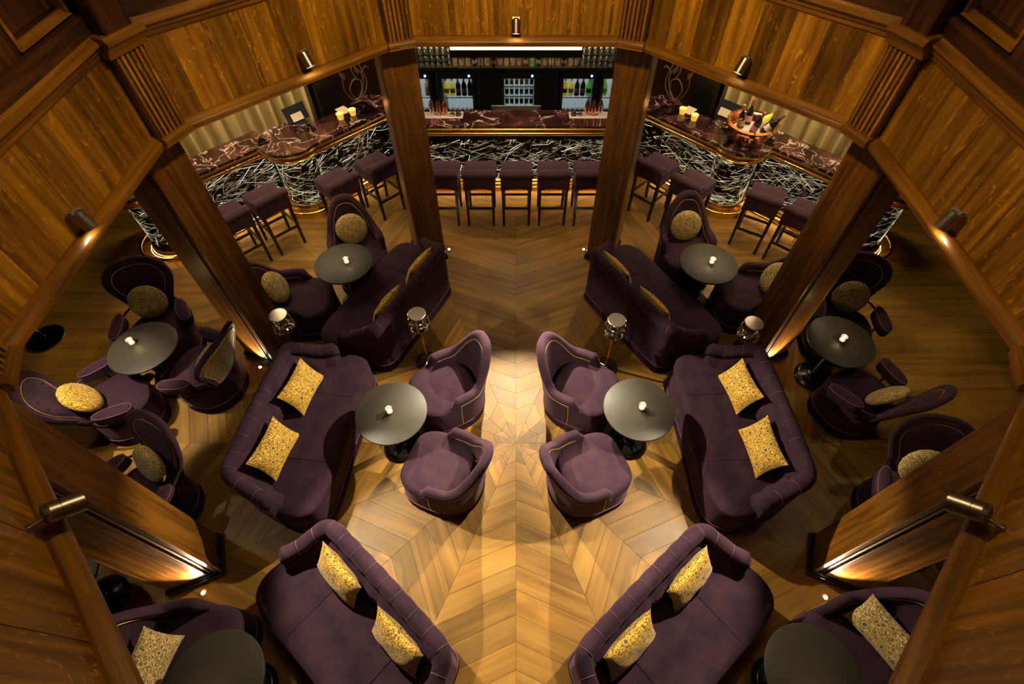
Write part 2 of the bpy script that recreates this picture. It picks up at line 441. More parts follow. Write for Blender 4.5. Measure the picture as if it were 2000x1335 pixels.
# ================================================================ OCTAGONAL FASCIA
FACES = [(0, 'back', 'behind the viewer-facing bar'), (45, 'back_left', ''), (90, 'left', ''), (135, 'front_left', ''), (180, 'front', ''),
         (-135, 'front_right', ''), (-90, 'right', ''), (-45, 'back_right', '')]
FL = {0: 'oak fascia facing the viewer above the centre bar', 45: 'oak fascia above the left wing of the bar', 90: 'oak fascia along the left side of the well',
      135: 'oak fascia at the near left corner of the well', 180: 'oak fascia under the viewer', -135: 'oak fascia at the near right corner of the well',
      -90: 'oak fascia along the right side of the well', -45: 'oak fascia above the right wing of the bar'}
HL = 2.52 * A22
sill_prof = [(2.625, 2.872), (2.625, 2.950), (2.575, 2.948), (2.548, 2.938), (2.527, 2.924), (2.522, 2.914), (2.522, 2.896), (2.532, 2.888), (2.532, 2.872)]
cap_prof = [(2.625, 3.490), (2.625, 3.625), (2.575, 3.625), (2.560, 3.612), (2.540, 3.606), (2.526, 3.596), (2.523, 3.584), (2.530, 3.574), (2.548, 3.566), (2.556, 3.540), (2.570, 3.532), (2.574, 3.505), (2.590, 3.490)]
NP = 8; PW = 2 * .985 / NP
plank_me = MB().bbox((0, 0, 0), (PW - .0016, .024, .56), .0012).mesh('plank', M['oak'])
tone = {0: [1.0, .85, 1.05, .9, .98, 1.0, .9, 1.05], 45: [.62, .98, .6, 1.02, .62, 1.08, .66, .95], -45: [.48, 1.2, .5, 1.15, .48, 1.2, .5, 1.12],
        90: [.8, 1.0, .72, .95, .78, 1.0, .7, .9], -90: [1.0, .75, .95, .8, 1.05, .72, .95, .8]}  # board hue and the veneer's directional sheen, both put into the colour
def extrude_prof(prof, hl0, y0):
    """mitred moulding: end planes follow the 22.5 degree corner"""
    m = len(prof); vs_ = []
    for sx in (-1, 1):
        for y, z in prof: vs_.append((sx * (hl0 + (y - y0) * A22), y, z))
    fs = [(k, (k+1) % m, (k+1) % m + m, k + m) for k in range(m)] + [tuple(reversed(range(m))), tuple(range(m, 2*m))]
    return vs_, fs
for ang, nm, _ in FACES:
    root = struct('wall_fascia_' + nm, MB().box((0, 2.645, 3.255), (2.10, .06, .74)), M['oak_dark_x'], FL[ang], rot=(0, 0, R(ang)))
    for k in range(NP):
        o = link('plank', plank_me, root, (-.985 + PW * (k + .5), 2.602 + (.0015 if k % 2 else 0), 3.225))
        t = tone.get(ang, [.8, .95, .75, .9, .8, .95, .78, .9])[k]; o.color = (t, t * .98, t * .95, 1)
    a = MB(); a.add(*extrude_prof(sill_prof, HL, 2.52)); a.obj('sill_moulding', M['oak_x'], root)
    a = MB(); a.add(*extrude_prof(cap_prof, HL, 2.52)); a.obj('cap_moulding', M['oak_x'], root)
    if ang == 180: continue
    a = MB(); a.add(*extrude_prof([(2.70, 3.625), (2.70, 3.725), (2.59, 3.725), (2.575, 3.715), (2.575, 3.625)], HL, 2.52)); a.obj('bottom_rail', M['oak_dark_x'], root)
    a = MB(); a.box((0, 2.695, 4.2), (2.2, .03, .96)); a.obj('panel_backing', M['oak_dark_x'], root)
    xs = [(-.94, -.44), (-.24, .24), (.44, .94)]
    for x0, x1 in xs:
        MB().box(((x0 + x1) / 2, 2.672, 4.22), (x1 - x0 - .06, .02, .84)).obj('panel', M['oak_dark'], root)
        b_ = MB()
        b_.prism([(2.668, 3.742), (2.668, 3.775), (2.655, 3.775), (2.622, 3.752), (2.612, 3.742)], x0, x1)
        b_.box((x0 + .012, 2.645, 4.25), (.024, .05, .98)); b_.box((x1 - .012, 2.645, 4.25), (.024, .05, .98))
        b_.obj('panel_moulding', M['oak_x'], root)
    for x0 in (-.34, .34):
        MB().box((x0, 2.655, 4.2), (.19, .05, .95)).obj('stile', M['oak_dark'], root)

# pilasters at the eight corners
pil_lab = {22.5: 'fluted oak pilaster above the left post before the centre bar', -22.5: 'fluted oak pilaster above the right post before the centre bar',
           67.5: 'fluted oak pilaster above the tall post on the left', -67.5: 'fluted oak pilaster above the tall post on the right',
           112.5: 'fluted oak pilaster at the left edge of the picture', -112.5: 'fluted oak pilaster at the right edge of the picture',
           157.5: 'fluted oak pilaster below the viewer on the left', -157.5: 'fluted oak pilaster below the viewer on the right'}
slat_me = MB().bbox((0, 0, 0), (.021, .022, .555), .006).mesh('flute_slat', M['oak'], True)
back_me = MB().box((0, 2.705, 3.22), (.235, .05, .56)).mesh('pilaster_backing', M['oak_dark'])
pb = MB(); pb.prism([(2.73, 2.886), (2.73, 2.955), (2.655, 2.955), (2.640, 2.948), (2.634, 2.935), (2.634, 2.915), (2.645, 2.905), (2.645, 2.886)], -.122, .122)
base_me = pb.mesh('base_block', M['oak_x'])
pc = MB(); pc.prism([(2.75, 3.50), (2.75, 3.626), (2.625, 3.626), (2.602, 3.606), (2.598, 3.585), (2.625, 3.560), (2.645, 3.53), (2.652, 3.50)], -.145, .145)
cap_me = pc.mesh('cap_block', M['oak_x'])
up_me = MB().box((0, 2.69, 4.16), (.20, .10, 1.07)).mesh('upper_stile', M['oak_dark'])
for a_, lb in pil_lab.items():
    r = thing('pilaster', (0, 0, 0), R(a_), lb, 'pilaster', 'fluted pilasters at the corners of the well')
    link('pilaster_backing', back_me, r); link('base_block', base_me, r); link('cap_block', cap_me, r)
    if abs(a_) < 150: link('upper_stile', up_me, r)
    for k in range(6):
        o = link('flute_slat', slat_me, r, (-.0925 + .037 * k, 2.676, 3.225)); o.color = (.9 + .15 * (k % 2),) * 3 + (1,)

# ================================================================ POSTS
post_lab = {22.5: 'oak post left of the centre bar stools', -22.5: 'oak post right of the centre bar stools', 67.5: 'tall oak post on the left beside the chrome cooler stand',
            -67.5: 'tall oak post on the right beside the chrome cooler stand', 112.5: 'near oak post on the left with a lit black plinth', -112.5: 'near oak post on the right with a lit black plinth'}
PR, PHW, PD = 2.9475, .1735, .44
pm = {}
pm['front_board'] = MB().bbox((0, PR + .02, 1.495), (2 * PHW, .04, 2.79), .006).mesh('front_board', M['post'])
pm['core'] = MB().box((0, PR + .25, 1.495), (.30, .40, 2.79)).mesh('core', M['oak_dark'])
pm['plinth'] = MB().bbox((0, PR + PD / 2, .03), (2 * PHW + .05, PD + .05, .06), .004).bbox((0, PR + PD / 2, .075), (2 * PHW + .026, PD + .026, .03), .006).bbox((0, PR + PD / 2, .095), (2 * PHW + .01, PD + .01, .014), .004).mesh('plinth', M['black'])
pm['side_panel'] = MB().bbox((0, 0, 0), (.025, PD - .10, 2.79), .004).mesh('side_panel', M['post'])
pm['side_moulding'] = MB().tube([(0, 0, -1.395), (0, 0, 1.395)], .014, 8).mesh('side_moulding', M['post'], True)
pm['back_board'] = MB().bbox((0, PR + PD - .01, 1.495), (2 * PHW, .02, 2.79), .004).mesh('back_board', M['post'])
for a_, lb in post_lab.items():
    r = thing('oak_post', (0, 0, 0), R(a_), lb, 'post', 'oak posts around the well')
    for k in ('front_board', 'core', 'plinth', 'back_board'): link(k, pm[k], r)
    for s in (-1, 1):
        link('side_panel', pm['side_panel'], r, (s * (PHW - .014), PR + .10 + (PD - .10) / 2, 1.495))
        link('side_moulding', pm['side_moulding'], r, (s * (PHW - .018), PR + .068, 1.495))

# ================================================================ SPOTLIGHTS ON THE FASCIA
def spotlight(ang, off, z, aim, energy, label, blend=.45, size=40, tilt=None, arm=.07, colr=NEUT):
    """grey cylinder lamp held off the fascia by a short arm; its own lamp shines from the mouth"""
    n = Vector((math.cos(R(90 + ang)), math.sin(R(90 + ang)), 0)); t = Vector((n.y, -n.x, 0))
    base = n * 2.588 + t * off + Vector((0, 0, z))
    r = thing('spotlight', base, 0, label, 'spotlight', 'grey spotlights on the fascia')
    head = base - n * arm
    d = (Vector(aim) - head).normalized()
    if tilt is not None: d = (d * .35 + Vector(tilt).normalized() * .65).normalized()
    q = d.to_track_quat('-Z', 'Y').to_matrix().to_4x4()
    c = Matrix.Translation(head - base) @ q
    MB().lathe([(.030, .040), (.0405, .028), (.041, -.002), (.038, -.003), (.038, -.007), (.041, -.008), (.041, -.080), (.037, -.081), (.036, -.065), (.0, -.065)], 28, c).obj('body', M['steel'], r, smooth=True)
    f = MB()
    for k in range(6): f.box((0, -.026 + .0104 * k, .036), (.062, .0032, .020), c)
    f.obj('cooling_fins', M['steel'], r)
    MB().tube([(0, 0, 0), (head - base) * .5, head - base + n * .03], .008, 8).lathe([(.016, 0), (.016, .006)], 14, n.to_track_quat('-Z', 'Y').to_matrix().to_4x4()).obj('arm', M['steel'], r, smooth=True)
    MB().lathe([(0, -.066), (.034, -.066)], 18, c, cap=False).obj('lens', M['bulb'], r)
    lp = head + d * .09
    light('spotlight_lamp', 'SPOT', lp, energy, colr, lp + d if tilt is None else aim, spot_size=R(size), spot_blend=blend, shadow_soft_size=.022)
    return r
SPE = 700
spotlight(0, 0, 3.075, (0, -.55, 0), SPE * 1.5, 'small grey spotlight over the centre of the bar', size=46, tilt=(0, -.25, -1))
spotlight(45, .13, 3.085, (1.4, -.35, .5), SPE * 1.4, 'grey spotlight on the fascia above the left wing of the bar', size=38, tilt=(.2, -.2, -1))
spotlight(-45, .02, 3.085, (-1.4, -.35, .5), SPE * 1.4, 'grey spotlight on the fascia above the right wing of the bar', size=38, tilt=(-.2, -.2, -1))
spotlight(90, -.06, 3.06, (-.5, -1.6, 0), SPE * .85, 'grey spotlight with side arm on the left fascia', size=44, tilt=(.25, 0, -1))
spotlight(-90, .06, 3.06, (.5, -1.6, 0), SPE * .85, 'grey spotlight with side arm on the right fascia', size=44, tilt=(-.25, 0, -1))
spotlight(135, .02, 3.02, (.30, .95, 0), SPE * .3, 'largest grey spotlight at the near left fascia', size=28, tilt=(.6, .7, -.5), arm=.10)
spotlight(-135, -.02, 3.02, (-.22, .72, 0), SPE * .4, 'largest grey spotlight at the near right fascia', size=28, tilt=(-.6, .7, -.5), arm=.10)

# ================================================================ FLOOR UPLIGHTS
for x, y, lb in [(-3.0, .966, 'floor uplight beside the tall left post'), (-.942, 2.963, 'floor uplight behind the back left sofa'),
                 (.951, 2.963, 'floor uplight behind the back right sofa'), (-2.784, -1.453, 'bright floor uplight at the near left post'),
                 (2.74, -1.491, 'bright floor uplight at the near right post'), (3.0, .966, 'floor uplight beside the tall right post')]:
    r = thing('floor_uplight', (x, y, 0), 0, lb, 'floor light', 'recessed floor uplights')
    MB().lathe([(.0, .001), (.018, .001), (.018, .004), (.030, .004), (.032, 0)], 20).obj('bezel', M['chrome'], r, smooth=True)
    MB().lathe([(0, .0045), (.016, .0045)], 16, cap=False).obj('lens', M['bulb'], r)
    d = Vector((x, y, 0)).normalized()
    pa = round((math.degrees(math.atan2(y, x)) - 90 + 22.5) / 45) * 45 - 22.5 + 90
    pc_ = Vector((3.15 * math.cos(R(pa)), 3.15 * math.sin(R(pa)), 0))
    tgt = Vector((x, y, 1.0)) + (pc_ - Vector((x, y, 0))) * .9
    light('floor_uplight_lamp', 'SPOT', (x, y, .012), 80, WARM2, tgt, spot_size=R(62), spot_blend=.8, shadow_soft_size=.015)

# ================================================================ SOFAS
def sofa_template():
    r = thing('sofa', (0, 0, 0), 0, 'x', 'sofa', 'aubergine sofas around the well')
    # plan outline (x along the back, y forward)
    half = [(0, .0), (.45, .0), (.66, .015), (.735, .08), (.785, .20), (.84, .35), (.885, .48), (.905, .61), (.88, .74), (.79, .835), (.60, .872), (.32, .865), (0, .858)]
    ring = half + [(-x, y) for x, y in half[-2:0:-1]]
    out = [Vector((p.x, p.y)) for p in catmull([(x, y, 0) for x, y in ring], 8, True)]
    c = Vector((0, .46))
    def ins(k): # inset
        res = []; N = len(out)
        for i in range(N):
            t = (out[(i+1) % N] - out[i-1]).normalized(); res.append(out[i] + Vector((-t.y, t.x)) * k)
        return res
    def row(o2, z): return [(p.x, p.y, z) for p in o2]
    o0, o1, o2, o3 = ins(.004), ins(.012), ins(.03), ins(.07)
    # fringe: pleated skirt
    fr = []; N = len(out); den = []
    for i in range(N):
        p, q = out[i], out[(i + 1) % N]
        for k in range(5): den.append(p.lerp(q, k / 5))
    rows = []
    for z, dd in ((.004, .0), (.06, .002), (.125, .006)):
        rr = []
        for i, p in enumerate(den):
            t = (den[(i+1) % len(den)] - den[i-1]).normalized(); nn = Vector((-t.y, t.x))
            o = p + nn * (dd + (.006 if i % 2 else 0)); rr.append((o.x, o.y, z))
        rows.append(rr)
    MB().grid(rows, cv=True).obj('fringe', M['purple2'], r)
    MB().tube([(p.x, p.y, .128) for p in o0], .006, 6, closed=True).obj('piping', M['pipe'], r, smooth=True)
    MB().grid([row(o1, .12), row(o1, .36), row(o2, .375)], cv=True).obj('base', M['purple'], r, smooth=True)
    # seat cushion, softly domed
    s = MB(); rows = [row(o2, .37), row(o1, .39), row(o1, .425), row(o2, .447), row(o3, .458)]
    for k, z in ((.3, .464), (.65, .469), (1, .471)):
        rows.append([(p.x * (1 - k), p.y + (.5 - p.y) * k, z) for p in o3])
    s.grid(rows, cv=True).obj('seat', M['purple'], r, smooth=True)
    sm = MB()
    for x in (-.36, .36): sm.tube([(x, .14, .468), (x, .5, .474), (x, .80, .462)], .0018, 5)
    sm.obj('seat_seam', M['purple2'], r)
    # back and arms: one roll swept along an open path
    path = catmull([(-.85, .50, 0), (-.79, .36, 0), (-.735, .21, 0), (-.685, .105, 0), (-.60, .07, 0), (-.3, .062, 0), (0, .06, 0), (.3, .062, 0), (.60, .07, 0), (.685, .105, 0), (.735, .21, 0), (.79, .36, 0), (.85, .50, 0)], 10)
    L_ = [0]
    for i in range(1, len(path)): L_.append(L_[-1] + (path[i] - path[i-1]).length)
    T = L_[-1]; rows = []; st = MB(); nst = 14; stp = [T * (k + .5) / nst for k in range(nst)]
    secs = []
    for i, p in enumerate(path):
        t = (path[min(i+1, len(path)-1)] - path[max(i-1, 0)]).normalized(); nn = Vector((-t.y, t.x, 0))  # inward/forward
        if nn.dot(Vector((0, .5, 0)) - p) < 0: nn = -nn
        e = min(L_[i], T - L_[i])
        h = .655 + .165 * smoothstep(.10, .52, e)
        endf = smoothstep(-.03, .05, e)
        h = .50 + (h - .50) * (.35 + .65 * endf)
        puff = .007 * abs(math.sin(math.pi * L_[i] / (T / nst)))
        rad = (.062 + puff) * (.62 + .38 * endf)
        sec = []
        sec.append(p - nn * .050 + Vector((0, 0, .125)))
        sec.append(p - nn * .052 + Vector((0, 0, .40)))
        sec.append(p - nn * .046 + Vector((0, 0, h - rad * 1.5)))
        for k in range(9):
            a = R(-160 + 320 * k / 8)
            # roll circle centre at h-rad, leaning outward
            sec.append(p + nn * (-.002 + rad * math.sin(a)) + Vector((0, 0, h - rad + rad * math.cos(a))))
        sec[3:] = [p + nn * (-.004 + rad * math.sin(R(-120 + 250 * k / 8))) + Vector((0, 0, h - rad + rad * math.cos(R(-120 + 250 * k / 8)))) for k in range(9)]
        tuft = puff * 1.4
        sec.append(p + nn * (.066 + tuft) + Vector((0, 0, max(.44, h - .13))))
        sec.append(p + nn * (.062 + .05 * endf + tuft * 2.2) + Vector((0, 0, max(.43, h - .20))))
        sec.append(p + nn * (.062 + .07 * endf + tuft * 2.2) + Vector((0, 0, max(.425, h - .30))))
        sec.append(p + nn * (.062 + .06 * endf) + Vector((0, 0, .42)))
        rows.append(sec); secs.append((p, nn, h, rad))
    b = MB(); b.grid(rows)
    b.add([v for v in rows[0]], [tuple(range(len(rows[0])))]); b.add([v for v in rows[-1]], [tuple(reversed(range(len(rows[-1]))))])
    b.obj('back_and_arms', M['purple'], r, smooth=True, sharp=60)
    for sp in [T * k / nst for k in range(1, nst)]:
        i = min(range(len(L_)), key=lambda j: abs(L_[j] - sp)); p, nn, h, rad = secs[i]
        st.tube([p + nn * (-.004 + (rad + .0012) * math.sin(R(a))) + Vector((0, 0, h - rad + (rad + .0012) * math.cos(R(a)))) for a in range(-115, 125, 20)], .0018, 5)
    st.obj('channel_stitching', M['stitch'], r, kind='stuff')
    bt = MB()
    for k in range(1, nst):
        i = min(range(len(L_)), key=lambda j: abs(L_[j] - T * k / nst)); p, nn, h, rad = secs[i]
        if h > .74:
            bt.sphere(p + nn * .113 + Vector((0, 0, h - .20)), .012, nu=8, nv=5); bt.sphere(p + nn * .132 + Vector((0, 0, h - .29)), .012, nu=8, nv=5)
    bt.obj('tufting_buttons', M['purple2'], r, smooth=True, kind='stuff')
    return r
S0 = sofa_template()
sofas = [(-1.12, 1.53, 64.7, 'aubergine sofa back left, its back turned to the chrome cooler stand'),
         (1.22, 1.465, -58.5, 'aubergine sofa back right, its back turned to the chrome cooler stand'),
         (-2.50, .03, -97.2, 'aubergine sofa on the left facing the grey-lit round table'),
         (2.575, -.01, 93.0, 'aubergine sofa on the right facing the grey-lit round table'),
         (-.97, -1.49, 138.7, 'near left aubergine sofa facing the lower left corner'),
         (.94, -1.51, -139.8, 'near right aubergine sofa facing the lower right corner')]
SOFA = []
children_of[S0.name] = kids(S0)
for i, (x, y, a, lb) in enumerate(sofas):
    if i == 0: o = S0; o.location = (x, y, 0); o.rotation_euler = (0, 0, R(a)); o['label'] = lb
    else: o = dup(S0, (x, y, 0), R(a), lb)
    SOFA.append(o)

# ================================================================ TUB CHAIRS
def dring(fx, bx, hy, n=72, nf=3.0, k=0.0):
    res = []
    for i in range(n):
        a = 2 * math.pi * i / n; c, s = math.cos(a), math.sin(a)
        e = nf if c > 0 else 2.15
        rr = (abs(c) ** e + abs(s) ** e) ** (-1 / e)
        x = (fx if c > 0 else bx) * rr * c; y = hy * rr * s
        res.append(Vector((x, y)))
    return res
def inset2(o, k):
    N = len(o); res = []
    for i in range(N):
        t = (o[(i+1) % N] - o[i-1]).normalized(); res.append(o[i] + Vector((-t.y, t.x)) * k)
    return res
def skirt(r, o, z1=.125, pleats=4, name='fringe', z0=.004):
    den = []; N = len(o)
    for i in range(N):
        for k in range(pleats): den.append(o[i].lerp(o[(i+1) % N], k / pleats))
    rows = []
    for z, dd in ((z0, 0), ((z0 + z1) / 2, .002), (z1, .005)):
        rr = []
        for i, p in enumerate(den):
            t = (den[(i+1) % len(den)] - den[i-1]).normalized(); nn = Vector((-t.y, t.x))
            q = p + nn * (dd + (.0055 if i % 2 else 0)); rr.append((q.x, q.y, z))
        rows.append(rr)
    MB().grid(rows, cv=True).obj(name, M['purple2'], r)
def seat_dome(r, o, z, h, cx=0., name='seat'):
    o1, o2, o3 = inset2(o, .004), inset2(o, .02), inset2(o, .06)
    rw = lambda q, zz: [(p.x, p.y, zz) for p in q]
    rows = [rw(o2, z - .03), rw(o1, z - .01), rw(o1, z + h * .45), rw(o2, z + h * .8), rw(o3, z + h)]
    for k, zz in ((.35, z + h * 1.12), (.7, z + h * 1.2), (1, z + h * 1.24)): rows.append([(cx + (p.x - cx) * (1 - k), p.y * (1 - k), zz) for p in o3])
    return MB().grid(rows, cv=True).obj(name, M['purple'], r, smooth=True)
def tub_template():
    r = thing('tub_chair', (0, 0, 0), 0, 'x', 'armchair', 'aubergine tub chairs with gold piping')
    o = dring(.40, .345, .345, nf=3.6)
    skirt(r, o)
    MB().tube([(p.x, p.y, .128) for p in inset2(o, .003)], .0055, 6, closed=True).obj('seam_piping', M['pipe'], r, smooth=True)
    rw = lambda q, zz: [(p.x, p.y, zz) for p in q]
    MB().grid([rw(inset2(o, .010), .12), rw(inset2(o, .010), .36), rw(inset2(o, .03), .38)], cv=True).obj('base', M['purple'], r, smooth=True)
    so = dring(.398, .25, .335, nf=3.6)
    seat_dome(r, so, .385, .055, .05)
    # back shell swept round the rear
    n = 61; rows = []; inner = []; outer = []
    for i in range(n):
        s = -1 + 2 * i / (n - 1); a = math.pi - s * R(106)
        c_, s_ = math.cos(a), math.sin(a); e = 2.5
        rr = (abs(c_) ** e + abs(s_) ** e) ** (-1 / e)
        p = Vector(((.315 if c_ < 0 else .40) * rr * c_, .305 * rr * s_, 0))
        nn = Vector((c_ / .33, s_ / .33, 0)).normalized()   # outward
        q = abs(s)
        h = .60 + .37 * (1 - smoothstep(.06, .60, q)) - .02 * q
        endf = 1 - smoothstep(.90, 1.0, q)
        h = .42 + (h - .42) * (.25 + .75 * endf)
        lean = .10 * (1 - smoothstep(0, .75, q)) + .012
        rad = .047 * (.55 + .45 * endf)
        def at(off, z):
            f = max(0, (z - .30)) / .6
            return p + nn * (off + lean * f) + Vector((0, 0, z))
        sec = [at(.034, .125), at(.036, .30), at(.036, max(.31, h - .16)), at(.036, max(.33, h - rad * 1.7))]
        ctr = h - rad
        for k in range(9):
            b = R(130 - 260 * k / 8)
            sec.append(at(rad * math.sin(b), ctr + rad * math.cos(b)))
        sec += [at(-.035, max(.40, h - .11)), at(-.052, max(.39, h - .20)), at(-.05, .40)]
        rows.append(sec)
        outer.append(at(.042, max(.32, h - rad * 1.75))); inner.append(at(-.040, max(.42, h - rad * 1.95)))
    b = MB(); b.grid(rows); b.add(rows[0], [tuple(range(len(rows[0])))]); b.add(rows[-1], [tuple(reversed(range(len(rows[-1]))))])
    b.obj('back', M['purple'], r, smooth=True, sharp=60)
    g = MB(); k0 = 4
    down = lambda P_: [Vector((P_.x + .012, P_.y, z)) for z in (.30, .22, .14)]
    g.tube(list(reversed(down(outer[k0]))) + outer[k0:n-k0] + down(outer[n-k0-1]), .0036, 6)
    g.tube(inner[k0:n-k0], .0036, 6)
    g.obj('gold_piping', M['gold_pipe'], r, smooth=True)
    bt = MB()
    for zrow, m_ in ((.56, 5), (.65, 6), (.74, 5)):
        for k in range(m_):
            s = -.30 + .60 * (k + (.0 if m_ % 2 else 0)) / (m_ - 1)
            i = round((s + 1) / 2 * (n - 1)); S_ = rows[i]
            ptop, pbot = Vector(S_[-3]), Vector(S_[-1])
            f = (zrow - pbot.z) / max(.01, ptop.z - pbot.z)
            if f < .95: bt.sphere(pbot.lerp(ptop, f) + Vector((0, 0, 0)), .011, nu=8, nv=5)
    bt.obj('tufting_buttons', M['purple2'], r, smooth=True, kind='stuff')
    return r
T0 = tub_template(); children_of[T0.name] = kids(T0)
tubs = [(-.70, .47, 209, 'aubergine tub chair left of the aisle, upper one at the grey-lit table'),
        (.66, .47, -26, 'aubergine tub chair right of the aisle, upper one at the grey-lit table'),
        (-.66, -.45, 160, 'aubergine tub chair left of the aisle, lower one with fringe towards the viewer'),
        (.66, -.47, 22, 'aubergine tub chair right of the aisle, lower one with fringe towards the viewer'),
        (-2.03, 2.50, -68, 'aubergine tub chair on the left below the bar, back to the stools'),
        (2.20, 2.55, -88, 'aubergine tub chair on the right below the bar, back to the stools'),
        (-2.60, 1.68, 4, 'aubergine tub chair between the tall left post and the black table'),
        (2.85, 1.79, 180, 'aubergine tub chair between the tall right post and the black table'),
        (-2.54, -1.95, 2, 'aubergine tub chair in the dark lower left corner'),
        (2.645, -1.925, 205, 'aubergine tub chair in the dark lower right corner')]
for i, (x, y, a, lb) in enumerate(tubs):
    if i == 0: T0.location = (x, y, 0); T0.rotation_euler = (0, 0, R(a)); T0['label'] = lb
    else: dup(T0, (x, y, 0), R(a), lb)

# ================================================================ BALLOON-BACK CHAIRS
def balloon_template():
    r = thing('balloon_back_chair', (0, 0, 0), 0, 'x', 'armchair', 'aubergine balloon-back chairs with padded arms')
    o = dring(.335, .30, .325, nf=2.8)
    skirt(r, o)
    MB().tube([(p.x, p.y, .128) for p in inset2(o, .003)], .0055, 6, closed=True).obj('seam_piping', M['pipe'], r, smooth=True)
    rw = lambda q, zz: [(p.x, p.y, zz) for p in q]
    MB().grid([rw(inset2(o, .010), .12), rw(inset2(o, .010), .36), rw(inset2(o, .03), .385)], cv=True).obj('base', M['purple'], r, smooth=True)
    seat_dome(r, dring(.33, .28, .315, nf=2.8), .39, .05, .02)
    # balloon back in its own leaning plane: s across, t up
    half = [(0, -.02), (.13, 0), (.175, .06), (.20, .17), (.255, .30), (.305, .42), (.31, .52), (.265, .61), (.16, .665), (0, .68)]
    ring = half + [(-a, b) for a, b in half[-2:0:-1]]
    out = [Vector((p.x, p.y)) for p in catmull([(a, b, 0) for a, b in ring], 6, True)]
    ce = Vector((0, .38))
    def pt(s, t, d):
        # lean back 20 deg, wrap slightly forward at the sides; d = depth towards the sitter
        x = -.255 - t * math.sin(R(20)) + .55 * s * s + d * math.cos(R(20)); z = .40 + t * math.cos(R(20)) + d * math.sin(R(20))
        return Vector((x, s, z))
    rows = []
    for k, d in ((1.0, .018), (.93, .03), (.84, .034), (.80, .022), (.76, .034), (.6, .05), (.35, .058), (.02, .06)):
        rows.append([pt(ce.x + (p.x - ce.x) * k, ce.y + (p.y - ce.y) * k, d) for p in out])
    b = MB(); b.grid(rows, cv=True); b.obj('back', M['purple'], r, smooth=True)
    MB().tube([pt(p.x, p.y, 0) for p in out], .028, 8, closed=True).obj('back_border', M['purple'], r, smooth=True)
    rows = [[pt(ce.x + (p.x - ce.x) * k, ce.y + (p.y - ce.y) * k, d) for p in out] for k, d in ((.98, -.02), (.88, -.030), (.5, -.036), (.02, -.038))]
    MB().grid(rows, cv=True).obj('rear_panel', M['bronze'], r, smooth=True, label='rear of the back in peacock-feather cloth')
    g = MB(); g.tube([pt(ce.x + (p.x - ce.x) * .80, ce.y + (p.y - ce.y) * .80, .028) for p in out], .0038, 6, closed=True)
    g.tube([pt(ce.x + (p.x - ce.x) * .89, ce.y + (p.y - ce.y) * .89, -.031) for p in out], .0036, 6, closed=True)
    g.obj('gold_piping', M['gold_pipe'], r, smooth=True)
    bt = MB()
    for t, ss in ((.30, (-.09, .09)), (.38, (-.15, 0, .15)), (.46, (-.18, -.06, .06, .18)), (.53, (-.12, 0, .12))):
        for s in ss: bt.sphere(pt(s, t, .052), .010, nu=8, nv=5)
    bt.obj('tufting_buttons', M['purple2'], r, smooth=True, kind='stuff')
    # padded arms
    ar = [Vector((x, y)) for x, y in []]
    for sgn in (-1, 1):
        ring2 = dring(.165, .165, .058, 40, 3.0)
        a0 = MB(); rws = []
        for k, z in ((.04, -.05), (0, -.045), (-.004, -.01), (-.002, .018)): rws.append([(p.x, p.y, z) for p in inset2(ring2, k)])
        for k, z in ((.012, .032), (.03, .038)): rws.append([(p.x, p.y, z) for p in inset2(ring2, k)])
        rws.append([(p.x * .3, p.y * .3, .043) for p in ring2]); rws.append([(p.x * .01, p.y * .01, .043) for p in ring2])
        Mx = (.02, sgn * .335, .60)
        ao = a0.grid(rws, cv=True).obj('arm_pad', M['purple'], r, Mx, (0, R(4), sgn * R(12)), smooth=True)
        MB().tube([(p.x, p.y, .016) for p in inset2(ring2, -.003)], .0045, 6, closed=True).obj('arm_piping', M['pipe'], ao, smooth=True)
        den = []
        for i in range(len(ring2)):
            for k in range(4): den.append(ring2[i].lerp(ring2[(i+1) % len(ring2)], k / 4))
        rr = []
        for z, dd in ((-.10, .0), (-.04, -.001), (.012, -.002)):
            q_ = []
            for i, p in enumerate(den):
                t = (den[(i+1) % len(den)] - den[i-1]).normalized(); nn = Vector((-t.y, t.x)); q = p + nn * (dd + (.004 if i % 2 else 0)); q_.append((q.x, q.y, z))
            rr.append(q_)
        MB().grid(rr, cv=True).obj('arm_fringe', M['purple2'], ao)
        MB().tube([(-.12, sgn * .31, .57), (-.22, sgn * .26, .57), (-.30, sgn * .20, .56)], .012, 8).obj('arm_bracket', M['ebony'], r, smooth=True)
        MB().tube([(.04, sgn * .335, .55), (.04, sgn * .318, .40), (.03, sgn * .30, .30)], .012, 8).obj('arm_support', M['ebony'], r, smooth=True)
    return r
B0 = balloon_template(); children_of[B0.name] = kids(B0)
balloons = [(-4.065, 1.235, -68, 'balloon-back chair at the far side of the dark table on the left'),
            (-3.355, .665, 168, 'balloon-back chair on the left showing its gold cloth rear, beside the post'),
            (-4.14, .28, 38, 'balloon-back chair nearest the left edge with a sunlit-looking pink seat'),
            (-3.38, -.69, -118, 'balloon-back chair half hidden behind the near left post'),
            (3.74, 1.30, -104, 'balloon-back chair at the far side of the dark table on the right'),
            (3.58, .34, 116, 'balloon-back chair seen edge-on below the dark table on the right'),
            (3.60, -.74, -103, 'balloon-back chair half hidden behind the near right post')]
balloons[2] = (*balloons[2][:3], 'balloon-back chair nearest the left edge with brightly lit pinkish seat')
for i, (x, y, a, lb) in enumerate(balloons):
    if i == 0: B0.location = (x, y, 0); B0.rotation_euler = (0, 0, R(a)); B0['label'] = lb
    else: dup(B0, (x, y, 0), R(a), lb)

